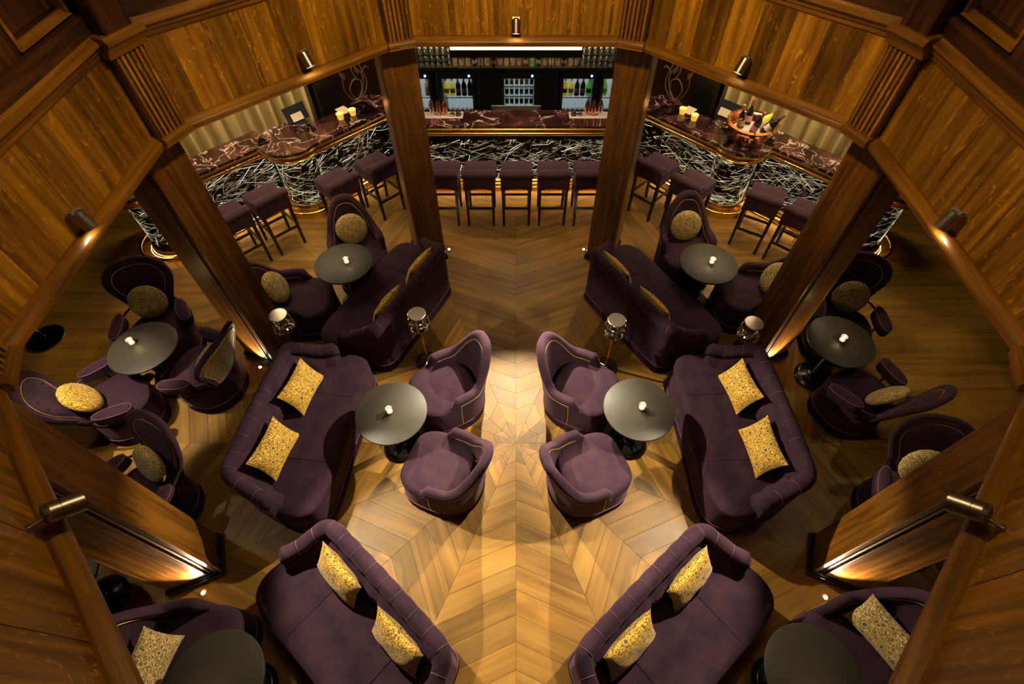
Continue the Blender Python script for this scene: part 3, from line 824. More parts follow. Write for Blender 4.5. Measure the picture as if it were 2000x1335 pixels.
# ================================================================ CUSHIONS
def pillow_mesh(w_, h_, t_, mat_, seed):
    rg = random.Random(seed); n = 16; rows_f = []; rows_b = []
    for i in range(n + 1):
        u = -1 + 2 * i / n; rf = []; rb = []
        for j in range(n + 1):
            v = -1 + 2 * j / n
            k = (1 - abs(u) ** 2.6) * (1 - abs(v) ** 2.6); th = t_ * (max(0, k) ** .55)
            px = u * w_ / 2 * (1 - .07 * (1 - abs(u) ** 2) * 0 - .08 * (1 - v * v) * abs(u) ** 3 * .9)
            py = v * h_ / 2 * (1 - .12 * (1 - u * u) * abs(v) ** 3 * .9)
            wob = .006 * math.sin(7 * u + seed) * math.cos(5 * v + seed * 2) * k
            rf.append((px, py, th / 2 + wob)); rb.append((px, py, -th / 2 + wob))
        rows_f.append(rf); rows_b.append(rb)
    a = MB(); a.grid(rows_f); a.grid([r_[::-1] for r_ in rows_b])
    return a.mesh('cushion', mat_, True, 80)
def round_mesh(rad, t_, mat_):
    rows = []; n = 14; m_ = 40
    for i in range(n + 1):
        a = -math.pi / 2 + math.pi * i / n
        rr = rad * abs(math.cos(a)) ** .55; z = t_ / 2 * math.sin(a) * (1 if abs(math.cos(a)) > .2 else .96)
        rows.append([(rr * math.cos(2*math.pi*k/m_) * (1 + .012 * math.sin(9*k)), rr * math.sin(2*math.pi*k/m_) * (1 + .012 * math.sin(9*k)), z) for k in range(m_)])
    a = MB(); a.grid(rows, cv=True)
    return a.mesh('round_cushion', mat_, True, 80)
PM = [pillow_mesh(.50, .33, .13, M['gold'], s) for s in (1, 2, 3)]
RMg = round_mesh(.195, .11, M['bronze']); RMy = round_mesh(.195, .11, M['gold'])
PB = pillow_mesh(.50, .30, .12, M['bronze'], 5)
pip_me = {}
def cushion(me, base, lean_dir, along, z, tilt, label, rnd=False, twist=0):
    """cushion standing on a seat, leaning back against lean_dir by tilt degrees from vertical"""
    f = Vector((math.cos(R(lean_dir)), math.sin(R(lean_dir)), 0))      # direction the cushion faces
    side = Vector((-f.y, f.x, 0))
    nz = (f * math.cos(R(tilt)) + Vector((0, 0, 1)) * math.sin(R(tilt))).normalized()
    x = side; y = nz.cross(x).normalized()
    Mx = Matrix((x, y, nz)).transposed().to_4x4() @ Matrix.Rotation(R(twist), 4, 'Z')
    o = link('round_cushion' if rnd else 'cushion', me, None, (base[0], base[1], z), Mx.to_euler())
    o['label'] = label; o['category'] = 'cushion'; o['group'] = 'round peacock-feather cushions' if rnd else 'rectangular peacock-feather cushions'
    return o
def on_sofa(i, x, y, z, tilt, twist, label, me):
    s = SOFA[i]; p = Matrix.Rotation(s.rotation_euler.z, 3, 'Z') @ Vector((x, y, 0)) + Vector(s.location)
    return cushion(me, p, math.degrees(s.rotation_euler.z) + 90, None, z, tilt, label, False, twist)
on_sofa(0, .40, .24, .625, 22, 2, 'gold cushion on the back left sofa, the one by its far end', PM[0])
on_sofa(0, -.28, .24, .625, 22, -3, 'gold cushion on the back left sofa, the one nearer the chrome cooler stand', PM[1])
on_sofa(1, -.42, .24, .625, 22, 2, 'dull gold cushion on the back right sofa, the one by its far end', PM[2])
on_sofa(1, .26, .24, .625, 22, 0, 'bright gold cushion on the back right sofa, nearer the chrome cooler stand', PM[0])
on_sofa(2, .34, .31, .60, 36, -5, 'gold cushion on the left sofa, the upper of its two', PM[1])
on_sofa(2, -.34, .31, .60, 36, -5, 'gold cushion on the left sofa, the lower of its two', PM[2])
on_sofa(3, -.30, .31, .60, 36, 1, 'gold cushion on the right sofa, the upper of its two', PM[0])
on_sofa(3, .36, .31, .60, 36, 7, 'gold cushion on the right sofa, the lower of its two', PM[1])
on_sofa(4, -.34, .26, .62, 28, 3, 'yellow gold cushion on the near left sofa, the upper of its two', PM[2])
on_sofa(4, .36, .26, .62, 28, -2, 'yellow gold cushion on the near left sofa, the lower of its two', PM[0])
on_sofa(5, .34, .26, .62, 28, -3, 'yellow gold cushion on the near right sofa, the upper of its two', PM[1])
on_sofa(5, -.36, .26, .62, 28, 3, 'yellow gold cushion on the near right sofa, the lower of its two', PM[2])
def on_chair(lst, i, back, side, z, tilt, label, me, rnd=True, twist=0):
    x, y, a, _ = lst[i]; f = Vector((math.cos(R(a)), math.sin(R(a)))); s = Vector((-f.y, f.x))
    p = Vector((x, y)) - f * back + s * side
    return cushion(me, p, a, None, z, tilt, label, rnd, twist)
on_chair(tubs, 4, .17, 0, .635, 24, 'round cushion on the tub chair below the left bar stools', RMg)
on_chair(tubs, 5, .17, -.02, .635, 24, 'round cushion on the tub chair below the right bar stools', RMg, twist=20)
on_chair(tubs, 6, .17, -.02, .635, 26, 'round cushion on the tub chair beside the tall left post', RMg, twist=40)
on_chair(tubs, 7, .17, .0, .635, 26, 'round cushion on the tub chair beside the tall right post', RMg, twist=70)
on_chair(tubs, 8, .14, -.12, .60, 46, 'bronze rectangular cushion in the dark lower left corner', PB, False, -8)
on_chair(tubs, 9, .14, .0, .60, 40, 'bronze rectangular cushion in the dark lower right corner', PB, False, 6)
on_chair(balloons, 0, .19, 0, .65, 24, 'round cushion on the chair at the far side of the left dark table', RMg, twist=15)
on_chair(balloons, 1, .17, 0, .64, 24, 'round cushion tucked behind the gold-backed chair on the left', RMg, twist=55)
on_chair(balloons, 2, .17, 0, .64, 34, 'round yellow cushion on the brightly lit chair nearest the left edge', RMy, twist=80)
on_chair(balloons, 3, .19, 0, .65, 24, 'round cushion on the chair hidden behind the near left post', RMg, twist=5)
on_chair(balloons, 4, .19, 0, .65, 24, 'dim round cushion on the chair at the far side of the right dark table', RMg, twist=110)
on_chair(balloons, 5, .16, 0, .64, 30, 'round cushion on the edge-on chair below the right dark table', RMg, twist=33)
on_chair(balloons, 6, .19, 0, .65, 24, 'round cushion on the chair hidden behind the near right post', RMg, twist=140)

# ================================================================ TABLES AND CANDLES
def table_template():
    r = thing('round_table', (0, 0, 0), 0, 'x', 'table', 'round black pedestal tables')
    MB().lathe([(0, .672), (.328, .672), (.338, .678), (.340, .688), (.338, .697), (.332, .700), (0, .700)], 56).obj('table_top', M['blackmat'], r, smooth=True, sharp=30)
    MB().lathe([(0, .655), (.14, .655), (.14, .672), (0, .672)], 32).obj('top_plate', M['black'], r, smooth=True)
    MB().lathe([(.045, .06), (.045, .10), (.036, .13), (.034, .40), (.040, .60), (.060, .655)], 28).obj('column', M['black'], r, smooth=True)
    MB().lathe([(0, .004), (.188, .004), (.194, .012), (.194, .026), (.185, .034), (.176, .036), (.170, .046), (.150, .052), (.085, .056), (.070, .066), (.066, .085), (.045, .095), (0, .095)], 44).obj('base', M['black'], r, smooth=True, sharp=50)
    return r
TB = table_template(); children_of[TB.name] = kids(TB)
tables = [(-2.04, 1.985, 'black round table left, in front of the back left sofa'), (2.28, 1.98, 'black round table right, in front of the back right sofa'),
          (-1.185, -.02, 'round table left of the aisle with its top lit grey'), (1.175, .02, 'round table right of the aisle with its top lit grey'),
          (-3.88, .75, 'dark round table among balloon-back chairs on the left'), (3.41, .83, 'dark round table among balloon-back chairs on the right'),
          (-2.11, -2.17, 'black round table cut by the lower edge on the left'), (2.10, -2.13, 'black round table cut by the lower edge on the right'),
          (-3.62, -1.50, 'black round table mostly hidden behind the near left post')]
candle_off = [(.04, .0), (.03, 0), (-.01, -.0), (.02, .0), (-.12, .04), (.0, .0), (-.02, -.10), (-.02, -.14), None]
def candle_template():
    r = thing('tealight_glass', (0, 0, 0), 0, 'x', 'candle', 'glass tealights on the tables')
    MB().lathe([(0, .001), (.026, .001), (.030, .006), (.034, .070), (.0315, .070), (.028, .010), (0, .010)], 24).obj('glass_holder', M['cutglass'], r, smooth=True)
    MB().lathe([(0, .011), (.0225, .011), (.0225, .030), (0, .030)], 20).obj('candle_wax', M['wax'], r, smooth=True)
    MB().lathe([(0, .030), (.009, .036), (.011, .044), (.006, .056), (0, .066)], 12).obj('flame', M['flame'], r, smooth=True)
    return r
CD = candle_template(); children_of[CD.name] = kids(CD)
cl = ['tealight on the black table before the back left sofa', 'tealight on the black table before the back right sofa', 'tealight on the grey-lit table left of the aisle',
      'tealight on the grey-lit table right of the aisle', 'tealight on the dark table among the chairs on the left', 'tealight on the dark table among the chairs on the right',
      'tealight on the table cut by the lower edge on the left', 'tealight on the table cut by the lower edge on the right']
for i, (x, y, lb) in enumerate(tables):
    if i == 0: TB.location = (x, y, 0); TB['label'] = lb
    else: dup(TB, (x, y, 0), 0, lb)
    if candle_off[i]:
        q = (x + candle_off[i][0], y + candle_off[i][1], .7005)
        if i == 0: CD.location = q; CD['label'] = cl[i]
        else: dup(CD, q, 0, cl[i])
        light('tealight_lamp', 'POINT', (q[0], q[1], .80), .55, WARM, shadow_soft_size=.02)

# ================================================================ CHROME COOLER STANDS
def cooler_template():
    r = thing('cooler_stand', (0, 0, 0), 0, 'x', 'wine cooler', 'chrome wine coolers on stands')
    MB().lathe([(0, .004), (.135, .004), (.140, .010), (.132, .018), (.06, .026), (.02, .034), (.016, .05), (0, .05)], 40).obj('base', M['chrome'], r, smooth=True)
    MB().lathe([(.013, .03), (.013, .66)], 16).obj('pole', M['copper'], r, smooth=True)
    MB().lathe([(.0, .655), (.05, .655), (.112, .672), (.118, .69), (.112, .70), (.06, .69), (0, .69)], 36).obj('cradle', M['chrome'], r, smooth=True)
    bk = MB().lathe([(0, .692), (.068, .692), (.076, .70), (.092, .858), (.098, .866), (.099, .872), (.094, .874), (.085, .870)], 44).obj('bucket', M['chrome'], r, smooth=True, sharp=35)
    MB().lathe([(0, .872), (.092, .872), (.094, .876), (.090, .880), (0, .880)], 40).obj('lid', M['satin'], r, smooth=True, sharp=35)
    MB().tube([(.101 * math.cos(a), .101 * math.sin(a), .80) for a in [2*math.pi*k/36 for k in range(36)]], .005, 8, closed=True).obj('ring', M['chrome'], bk, smooth=True)
    for k in range(3):
        a = R(30 + 120 * k); c, s = math.cos(a), math.sin(a)
        MB().tube([(.112*c, .112*s, .69), (.116*c, .116*s, .74), (.105*c, .105*s, .80)], .0045, 6).obj('strut', M['chrome'], r, smooth=True)
    return r
CO = cooler_template(); children_of[CO.name] = kids(CO)
for i, (x, y, lb) in enumerate([(-1.04, 1.05, 'chrome wine cooler with white-glinting lid left of the aisle'), (1.045, .965, 'chrome wine cooler with golden lid right of the aisle'),
                                (-2.49, 1.03, 'chrome wine cooler with tan lid beside the tall left post'), (2.46, .925, 'chrome wine cooler with tan lid beside the tall right post')]):
    if i == 0: CO.location = (x, y, 0); CO['label'] = lb
    else: dup(CO, (x, y, 0), 0, lb)
# pedestal foot of a stand at the far left
r = thing('pedestal_stand', (-5.74, 1.39, 0), 0, 'slim pole stand with a black chrome-rimmed round foot at the left edge', 'stand')
MB().lathe([(0, .004), (.20, .004), (.205, .012), (.19, .022), (.08, .04), (.03, .055), (0, .055)], 40).obj('base', M['gunmetal'], r, smooth=True)
MB().tube([(.203 * math.cos(2*math.pi*k/40), .203 * math.sin(2*math.pi*k/40), .012) for k in range(40)], .009, 8, closed=True).obj('rim', M['chrome'], r, smooth=True)
MB().lathe([(.016, .04), (.016, 1.5), (0, 1.51)], 14).obj('pole', M['chrome'], r, smooth=True)

# ================================================================ BAR STOOLS  (local +y faces the bar)
def stool_template():
    r = thing('bar_stool', (0, 0, 0), 0, 'x', 'bar stool', 'aubergine bar stools')
    def leg(x, y, xt, yt):
        q = .016; t = .021
        v = []
        for (cx_, cy_, z, h) in ((x, y, .002, q), (xt, yt, .62, t)):
            v += [(cx_-h, cy_-h, z), (cx_+h, cy_-h, z), (cx_+h, cy_+h, z), (cx_-h, cy_+h, z)]
        return MB().add(v, [(3,2,1,0),(4,5,6,7),(0,1,5,4),(1,2,6,5),(2,3,7,6),(3,0,4,7)])
    for sx in (-1, 1):
        leg(sx * .18, -.225, sx * .185, -.19).obj('leg', M['ebony'], r)
        leg(sx * .18, .215, sx * .185, .195).obj('leg', M['ebony'], r)
    for a, b, z in (((-.18, -.215), (.18, -.215), .30), ((-.18, .21), (.18, .21), .22), ((-.18, -.21), (-.18, .21), .34), ((.18, -.21), (.18, .21), .34)):
        d = Vector((b[0]-a[0], b[1]-a[1])); an = math.atan2(d.y, d.x)
        MB().box((0, 0, 0), (d.length, .020, .032)).obj('stretcher', M['ebony'], r, ((a[0]+b[0])/2, (a[1]+b[1])/2, z), (0, 0, an))
    # upholstered seat frame with an arched lower edge at the back
    a = MB(); n = 14; rows = []
    pr = []
    for k in range(n + 1):
        x = -.215 + .43 * k / n; arch = .028 * (1 - (x / .215) ** 2) if abs(x) < .17 else 0
        rows.append([(x, -.222, .60 + arch), (x, -.226, .70), (x, -.222, .795), (x, .22, .74), (x, .226, .68), (x, .222, .61), (x, -.18, .61 + arch)])
    a.grid(rows, cv=True); a.add(rows[0], [tuple(range(7))]); a.add(rows[-1], [tuple(reversed(range(7)))])
    a.obj('seat_frame', M['purple'], r, smooth=True, sharp=35)
    MB().bbox((0, .03, .752), (.435, .40, .055), .022).obj('seat_cushion', M['purple'], r, smooth=True, sharp=50)
    rows = []
    for k in range(17):
        x = -.228 + .456 * k / 16; e = .95 + .05 * math.sin(math.pi * k / 16)
        sec = []
        for (y, z) in ((-.205, .800), (-.250, .812), (-.272, .845), (-.262, .880), (-.225, .897), (-.175, .893), (-.140, .872), (-.128, .83), (-.130, .775), (-.200, .775)):
            sec.append((x, -.2 + (y + .2) * e, .83 + (z - .83) * e))
        rows.append(sec)
    a = MB(); a.grid(rows, cv=True); a.add(rows[0], [tuple(range(10))]); a.add(rows[-1], [tuple(reversed(range(10)))])
    a.obj('backrest', M['purple'], r, smooth=True, sharp=50)
    return r
ST = stool_template(); children_of[ST.name] = kids(ST)
def rm(x, y, a): # stool from the middle of its rear legs
    f = Vector((-math.sin(R(a)), math.cos(R(a)))); return (x + .225 * f.x, y + .225 * f.y, 0)
stools = []
ordn = ['leftmost of the five bar stools at the centre bar', 'second of the five bar stools at the centre bar from the left', 'middle of the five bar stools at the centre bar',
        'fourth of the five bar stools at the centre bar from the left', 'rightmost of the five bar stools at the centre bar']
for k in range(5): stools.append((*rm(.005 + (k - 2) * .508, 3.474, 0), 0, ordn[k]))
stools += [(*rm(-1.805, 3.715, 45), 45, 'dark bar stool at the left wing, next to the centre left post'), (*rm(-2.27, 3.33, 45), 45, 'bar stool at the left wing, right of the glass column'),
           (*rm(-3.13, 2.985, 45), 45, 'bar stool at the left wing, left of the glass column'), (*rm(-3.50, 2.62, 45), 45, 'bar stool at the left wing beside the tall post'),
           (*rm(1.815, 3.69, -45), -45, 'dark bar stool at the right wing, next to the centre right post'), (*rm(2.24, 3.30, -45), -45, 'bar stool at the right wing, left of the glass column'),
           (*rm(3.17, 2.975, -32), -32, 'bar stool at the right wing, right of the glass column'), (*rm(3.55, 2.66, -42), -42, 'bar stool at the right wing beside the tall post')]
for i, (x, y, z, a, lb) in enumerate(stools):
    if i == 0: ST.location = (x, y, 0); ST.rotation_euler = (0, 0, R(a)); ST['label'] = lb
    else: dup(ST, (x, y, 0), R(a), lb)

# ================================================================ BARS
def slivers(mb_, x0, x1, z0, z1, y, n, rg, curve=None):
    """glowing rods over the mirror, standing in for glints of cracked glass; curve maps (s, z, out) to a point for round fronts"""
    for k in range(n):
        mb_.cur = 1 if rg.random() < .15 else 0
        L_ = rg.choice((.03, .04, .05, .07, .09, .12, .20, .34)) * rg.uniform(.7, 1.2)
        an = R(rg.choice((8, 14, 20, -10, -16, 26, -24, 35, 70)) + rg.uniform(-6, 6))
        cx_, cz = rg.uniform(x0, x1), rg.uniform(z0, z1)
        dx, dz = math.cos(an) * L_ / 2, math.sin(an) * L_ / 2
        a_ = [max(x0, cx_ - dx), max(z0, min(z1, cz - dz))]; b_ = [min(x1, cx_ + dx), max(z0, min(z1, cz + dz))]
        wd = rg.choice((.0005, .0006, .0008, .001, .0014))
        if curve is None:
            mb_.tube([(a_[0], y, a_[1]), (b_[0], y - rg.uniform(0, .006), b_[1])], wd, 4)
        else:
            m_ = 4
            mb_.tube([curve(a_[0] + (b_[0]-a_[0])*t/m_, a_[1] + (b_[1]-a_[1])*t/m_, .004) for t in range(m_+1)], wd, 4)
def bar_straight(r, x0, x1, yf, depth, rg, nsl, oh=.0):
    """front faces -y at y=yf (marble edge)"""
    MB().box(((x0+x1)/2, yf + depth/2, 1.083), (x1-x0, depth, .034)).obj('marble_top', M['marble'], r)
    MB().box(((x0+x1)/2, yf + oh + .065 + .03, .50), (x1-x0, .06, .80)).obj('mirror_front', M['mirror'], r)
    s = MB(); slivers(s, x0+.01, x1-.01, .13, 0.86, yf + oh + .060, nsl, rg); s.obj('glint_rods', [M['sliver'], M['sliver2']], r, kind='stuff')
    a = MB(); a.prism([(yf+.10, 1.066), (yf+.10, 1.03), (yf-.004, 1.03), (yf-.014, 1.04), (yf-.016, 1.056), (yf-.010, 1.0655)][::-1], x0, x1); a.obj('upper_brass_moulding', M['brass'], r)
    MB().box(((x0+x1)/2, yf + .055, 1.016), (x1-x0, .09, .03)).obj('shadow_fillet', M['brass_dk'], r)
    prof = [(yf+.10+oh, 1.002)] + [(yf+.03 - .032*math.sin(R(t)), .972 + .030*math.cos(R(t))) for t in range(0, 181, 20)] + [(yf+.10+oh, .942)]
    a = MB(); a.prism(prof[::-1], x0, x1); a.obj('lower_brass_moulding', M['brass'], r, smooth=True)
    MB().box(((x0+x1)/2, yf + oh + .080, .925), (x1-x0, .04, .034)).obj('shadow_board', M['ebony'], r)
    MB().box(((x0+x1)/2, yf + oh + .050, .938), (x1-x0, .014, .006)).obj('led_strip', M['led_white'], r)
    a = MB(); yo = yf + oh; a.prism([(yo+.12, .10), (yo+.12, .21), (yo+.045, .21), (yo+.030, .195), (yo+.028, .16), (yo+.018, .15), (yo+.018, .10)][::-1], x0, x1); a.obj('brass_skirting', M['brass'], r)
    MB().box(((x0+x1)/2, yf + oh + .07, .05), (x1-x0, .08, .10)).obj('kickboard', M['brass_dk'], r)
    MB().box(((x0+x1)/2, yf + oh + .024, .096), (x1-x0, .010, .006)).obj('skirting_led', M['led'], r)
    MB().tube([(x0, yf - .10, .17), (x1, yf - .10, .17)], .018, 12).obj('foot_rail', M['brass'], r, smooth=True)
    for x in [x0 + .15 + k * (x1-x0-.3)/max(1, round((x1-x0)/.9)) for k in range(round((x1-x0)/.9)+1)]:
        MB().tube([(x, yf - .10, .17), (x, yf - .02, .19), (x, yf + oh + .03, .18)], .009, 8).tube([(x, yf-.10, .17), (x, yf-.10, .002)], .009, 8).obj('rail_bracket', M['brass'], r, smooth=True)
    MB().box(((x0+x1)/2, yf + depth - .04, .53), (x1-x0, .05, 1.06)).obj('rear_board', M['cabinet'], r)
rg = random.Random(11)
bc = thing('bar_counter', (0, 4.25, 0), 0, 'straight centre bar with marble top and glowing cracked-glass front', 'bar', 'bar counters')
bar_straight(bc, -1.55, 1.55, 0, .42, rg, 900)
def bar_wing(side, label):
    # local +y = outward along the 45 degree direction; local x along the bar (mirrored by side)
    r = thing('bar_counter', (0, 0, 0), R(45 * -side), label, 'bar', 'bar counters')
    yf = 4.597; yf2 = 5.05; xb = .62 * 1   # bulge centre along x (away from the centre)
    g = random.Random(20 + side)
    d = side
    # long front part: from the inner end (x=-1.93 side) to the bulge
    # point mapping for the left wing: local x = (wx+wy)/sqrt2*(-1).. kept by using the signed coordinate
    def X(v): return v * d
    a0, a1 = sorted((X(-1.93), X(-.62)))
    b0, b1 = sorted((X(-.62), X(1.55)))
    return r, yf, yf2, a0, a1, b0, b1, g
for side, label in ((-1, 'left wing of the bar with a round glass column under its marble top'), (1, 'right wing of the bar carrying the copper ice bucket')):
    r = thing('bar_counter', (0, 0, 0), R(-45 * side), label, 'bar', 'bar counters')
    g = random.Random(40 + side)
    # in this frame +y points outwards at 45 deg, +x*side points away from the centre bar
    def rng2(u0, u1): return (min(u0 * side, u1 * side), max(u0 * side, u1 * side))
    bx, by, br_ = -.62, 4.965, .40
    x0, x1 = rng2(-1.90, bx - .05); bar_straight(r, x0, x1, 4.597, .48, g, 420, oh=.12)
    x0, x1 = rng2(bx + .24, .74); bar_straight(r, x0, x1, 5.05, .42, g, 420, oh=.10)
    cx_ = bx * side
    T_ = Matrix.Translation((cx_, by, 0))
    MB().lathe([(0, 1.066), (br_, 1.066), (br_, 1.10), (0, 1.10)], 48, T_).obj('round_marble_top', M['marble'], r, smooth=True, sharp=30)
    MB().box((cx_ , by + .17, 1.083), (.74, .42, .033)).obj('marble_link', M['marble'], r)
    MB().lathe([(.30, 1.03), (br_ + .004, 1.03), (br_ + .014, 1.04), (br_ + .016, 1.056), (br_ + .008, 1.066)], 48, T_).obj('round_upper_moulding', M['brass'], r, smooth=True)
    MB().lathe([(.29, .94), (br_ - .04, .94), (br_ - .01, .955), (br_ + .002, .972), (br_ - .01, .99), (br_ - .05, 1.003), (br_ - .05, 1.03)], 48, T_).obj('round_lower_moulding', M['brass'], r, smooth=True)
    MB().lathe([(.20, .905), (.278, .905), (.278, .94)], 40, T_).obj('round_shadow_board', M['ebony'], r)
    MB().lathe([(.298, .932), (.310, .932), (.310, .939), (.298, .939), (.298, .932)], 40, T_, cap=False).obj('round_led', M['led_white'], r)
    MB().lathe([(.28, .10), (.28, .92)], 44, T_).obj('glass_column', M['mirror'], r, smooth=True)
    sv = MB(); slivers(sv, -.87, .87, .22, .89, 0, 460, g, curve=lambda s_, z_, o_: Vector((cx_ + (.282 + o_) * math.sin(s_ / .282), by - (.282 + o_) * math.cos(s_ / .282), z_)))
    sv.obj('column_glint_rods', [M['sliver'], M['sliver2']], r, kind='stuff')
    MB().lathe([(.28, .22), (.300, .215), (.312, .19), (.325, .17), (.325, .10), (.33, .10)], 44, T_, cap=False).obj('round_skirting', M['brass'], r, smooth=True)
    MB().lathe([(.33, .002), (.350, .002), (.356, .02), (.350, .10), (.32, .105)], 44, T_, cap=False).obj('round_kickboard', M['brass'], r, smooth=True)
    MB().tube([(cx_ + .43 * math.sin(a), by - .43 * math.cos(a), .17) for a in [R(-75 + 150 * k / 24) for k in range(25)]], .018, 12).obj('round_foot_rail', M['brass'], r, smooth=True)
    # second column at the far end
    cx2 = 1.13 * side * 1.0
    T2 = Matrix.Translation((2.10 * side * .52, 0, 0))
    ex, ey = 1.16 * side, 0
    # inner rounded end pier beside the post
    T3 = Matrix.Translation((-1.90 * side, 4.597 + .30, 0))
    MB().lathe([(.235, .10), (.235, .92)], 36, T3).obj('end_glass_column', M['mirror'], r, smooth=True)
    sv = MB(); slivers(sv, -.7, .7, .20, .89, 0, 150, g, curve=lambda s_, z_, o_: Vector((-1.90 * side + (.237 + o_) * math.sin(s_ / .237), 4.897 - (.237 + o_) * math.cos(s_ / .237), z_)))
    sv.obj('end_glint_rods', [M['sliver'], M['sliver2']], r, kind='stuff')
    MB().lathe([(0, 1.066), (.30, 1.066), (.30, 1.10), (0, 1.10)], 40, T3).obj('end_marble', M['marble'], r, smooth=True, sharp=30)
    MB().lathe([(.2, .94), (.27, .94), (.30, .972), (.28, 1.0), (.28, 1.03), (.31, 1.035), (.315, 1.056), (.30, 1.066)], 40, T3, cap=False).obj('end_brass_moulding', M['brass'], r, smooth=True)
    MB().lathe([(.235, .21), (.26, .20), (.275, .16), (.275, .002)], 40, T3, cap=False).obj('end_skirting', M['brass'], r, smooth=True)
# far round ends of the bar with brass foot rings
for side, lb in ((-1, 'round glass end of the bar with a brass foot ring, at the left beyond the post'), (1, 'round glass end of the bar with a brass foot ring, at the right beyond the post')):
    r = thing('bar_end_column', (4.75 * side, 3.02, 0), 0, lb, 'bar end', 'round bar ends')
    g = random.Random(70 + side)
    MB().lathe([(.24, .10), (.24, .92)], 40).obj('glass_column', M['mirror'], r, smooth=True)
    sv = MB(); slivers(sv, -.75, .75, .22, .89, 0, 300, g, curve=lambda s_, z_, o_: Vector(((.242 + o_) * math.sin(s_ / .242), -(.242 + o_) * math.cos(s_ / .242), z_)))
    sv.obj('glint_rods', [M['sliver'], M['sliver2']], r, kind='stuff')
    MB().lathe([(.20, .94), (.36, .94), (.392, .972), (.35, 1.003), (.35, 1.03), (.404, 1.035), (.414, 1.05), (.405, 1.066)], 44, cap=False).obj('brass_moulding', M['brass'], r, smooth=True)
    MB().lathe([(0, 1.066), (.40, 1.066), (.40, 1.10), (0, 1.10)], 44).obj('marble_top', M['marble'], r, smooth=True, sharp=30)
    MB().lathe([(.24, .22), (.27, .20), (.285, .16), (.30, .10), (.31, .002)], 44, cap=False).obj('skirting', M['brass_dk'], r, smooth=True)
    MB().tube([(.43 * math.cos(2*math.pi*k/48), .43 * math.sin(2*math.pi*k/48), .15) for k in range(48)], .020, 12, closed=True).obj('foot_ring', M['brass'], r, smooth=True)
    MB().tube([(.322 * math.cos(2*math.pi*k/48), .322 * math.sin(2*math.pi*k/48), .090) for k in range(48)], .0018, 6, closed=True).obj('skirting_led', M['led'], r, smooth=True)
    for k in range(4):
        a = R(-100 + 60 * k - 30)
        MB().tube([(.43*math.cos(a), .43*math.sin(a), .15), (.43*math.cos(a), .43*math.sin(a), .002)], .010, 8).obj('ring_leg', M['brass'], r, smooth=True)

# curtains and wall panels behind the wings
for side, sd in ((-1, 'left'), (1, 'right')):
    rt = R(-45 * side)
    mb = MB(); rows = []; n = 150; hi = random.Random(5)
    ph = [hi.uniform(0, 6) for _ in range(4)]
    for k in range(n + 1):
        u = -1.46 + 2.22 * k / n; x = u * side
        y = 5.72 + .07 * math.sin(u * 34 + 1.2 * math.sin(u * 5 + ph[0])) + .02 * math.sin(u * 71 + ph[1])
        rows.append([(x, y, .02), (x, y + .004, 1.0), (x, y, 2.0), (x, y, 2.86)])
    mb.grid(rows)
    o = mb.obj('curtain', M['curtain'], None, (0, 0, 0), (0, 0, rt), smooth=True)
    o['label'] = 'cream pleated curtain behind the %s wing of the bar' % sd; o['category'] = 'curtain'; o['group'] = 'cream curtains'
    mo = o.modifiers.new('thickness', 'SOLIDIFY'); mo.thickness = .006
    x0, x1 = sorted((-2.62 * side, -1.78 * side))
    wl = struct('wall_panel_' + sd, MB().box(((x0 + x1) / 2, 5.62, 1.45), (x1 - x0, .06, 2.9)), M['maroon'], 'maroon wall panel with gilt vine motif, %s of the back bar' % sd, rot=(0, 0, rt))
    x0, x1 = sorted((-1.78 * side, -1.46 * side))
    struct('trim_' + ('1' if side < 0 else '2'), MB().box(((x0 + x1) / 2, 5.60, 1.45), (x1 - x0, .12, 2.9)), M['cabinet'], 'black upright between maroon panel and curtain, %s side' % sd, rot=(0, 0, rt))
    # gilt vines
    v = thing('vine_motif', (0, 0, 0), rt, 'gilt art-nouveau vine ornament on the maroon panel, %s side' % sd, 'wall ornament', 'gilt vine ornaments')
    def W_(u, z): return ((-2.28 + u * .62) * side, 5.582, 1.02 + z * .62)
    stems = [[(.35, -.35), (.10, -.05), (.02, .22), (.12, .42)], [(.30, -.40), (.02, -.10), (-.05, .15), (.05, .55), (.0, .95)], [(.28, -.35), (.45, .0), (.30, .22), (.10, .12), (.16, -.20), (.30, -.33)],
             [(.20, .22), (.28, .45), (.22, .75), (.30, 1.1)], [(.30, -.38), (.55, -.05), (.60, .25), (.50, .42)], [(.05, .30), (-.10, .42), (-.18, .35)]]
    for s_ in stems:
        MB().tube(catmull([W_(*p) for p in s_], 8), .011, 6).obj('stem', M['motif'], v, smooth=True)
    for (u, z, an) in ((.12, .30, 70), (.02, .62, 80), (-.12, .75, 100), (.50, .30, 60), (.36, .62, 95)):
        mm = MB(); rr = []
        for k in range(9):
            t = k / 8; w_ = .05 * math.sin(math.pi * t) ** .8
            cx_, cz = t * .26 * math.cos(R(an)), t * .26 * math.sin(R(an))
            nx_, nz_ = -math.sin(R(an)) * w_, math.cos(R(an)) * w_
            p, q = W_(u + cx_ + nx_, z + cz + nz_), W_(u + cx_ - nx_, z + cz - nz_)
            rr.append([p, q, (q[0], q[1] - .006, q[2]), (p[0], p[1] - .006, p[2])])
        mm.grid(rr, cv=True).obj('leaf', M['motif'], v)
    light('curtain_fill_' + sd, 'AREA', Matrix.Rotation(rt, 3, 'Z') @ Vector((-.2 * side, 5.35, 2.8)), 40, WARM2, Matrix.Rotation(rt, 3, 'Z') @ Vector((-.2 * side, 5.66, .9)), shape='RECTANGLE', size=2.4, size_y=.08)  # unseen fill strip added above the curtain to brighten it

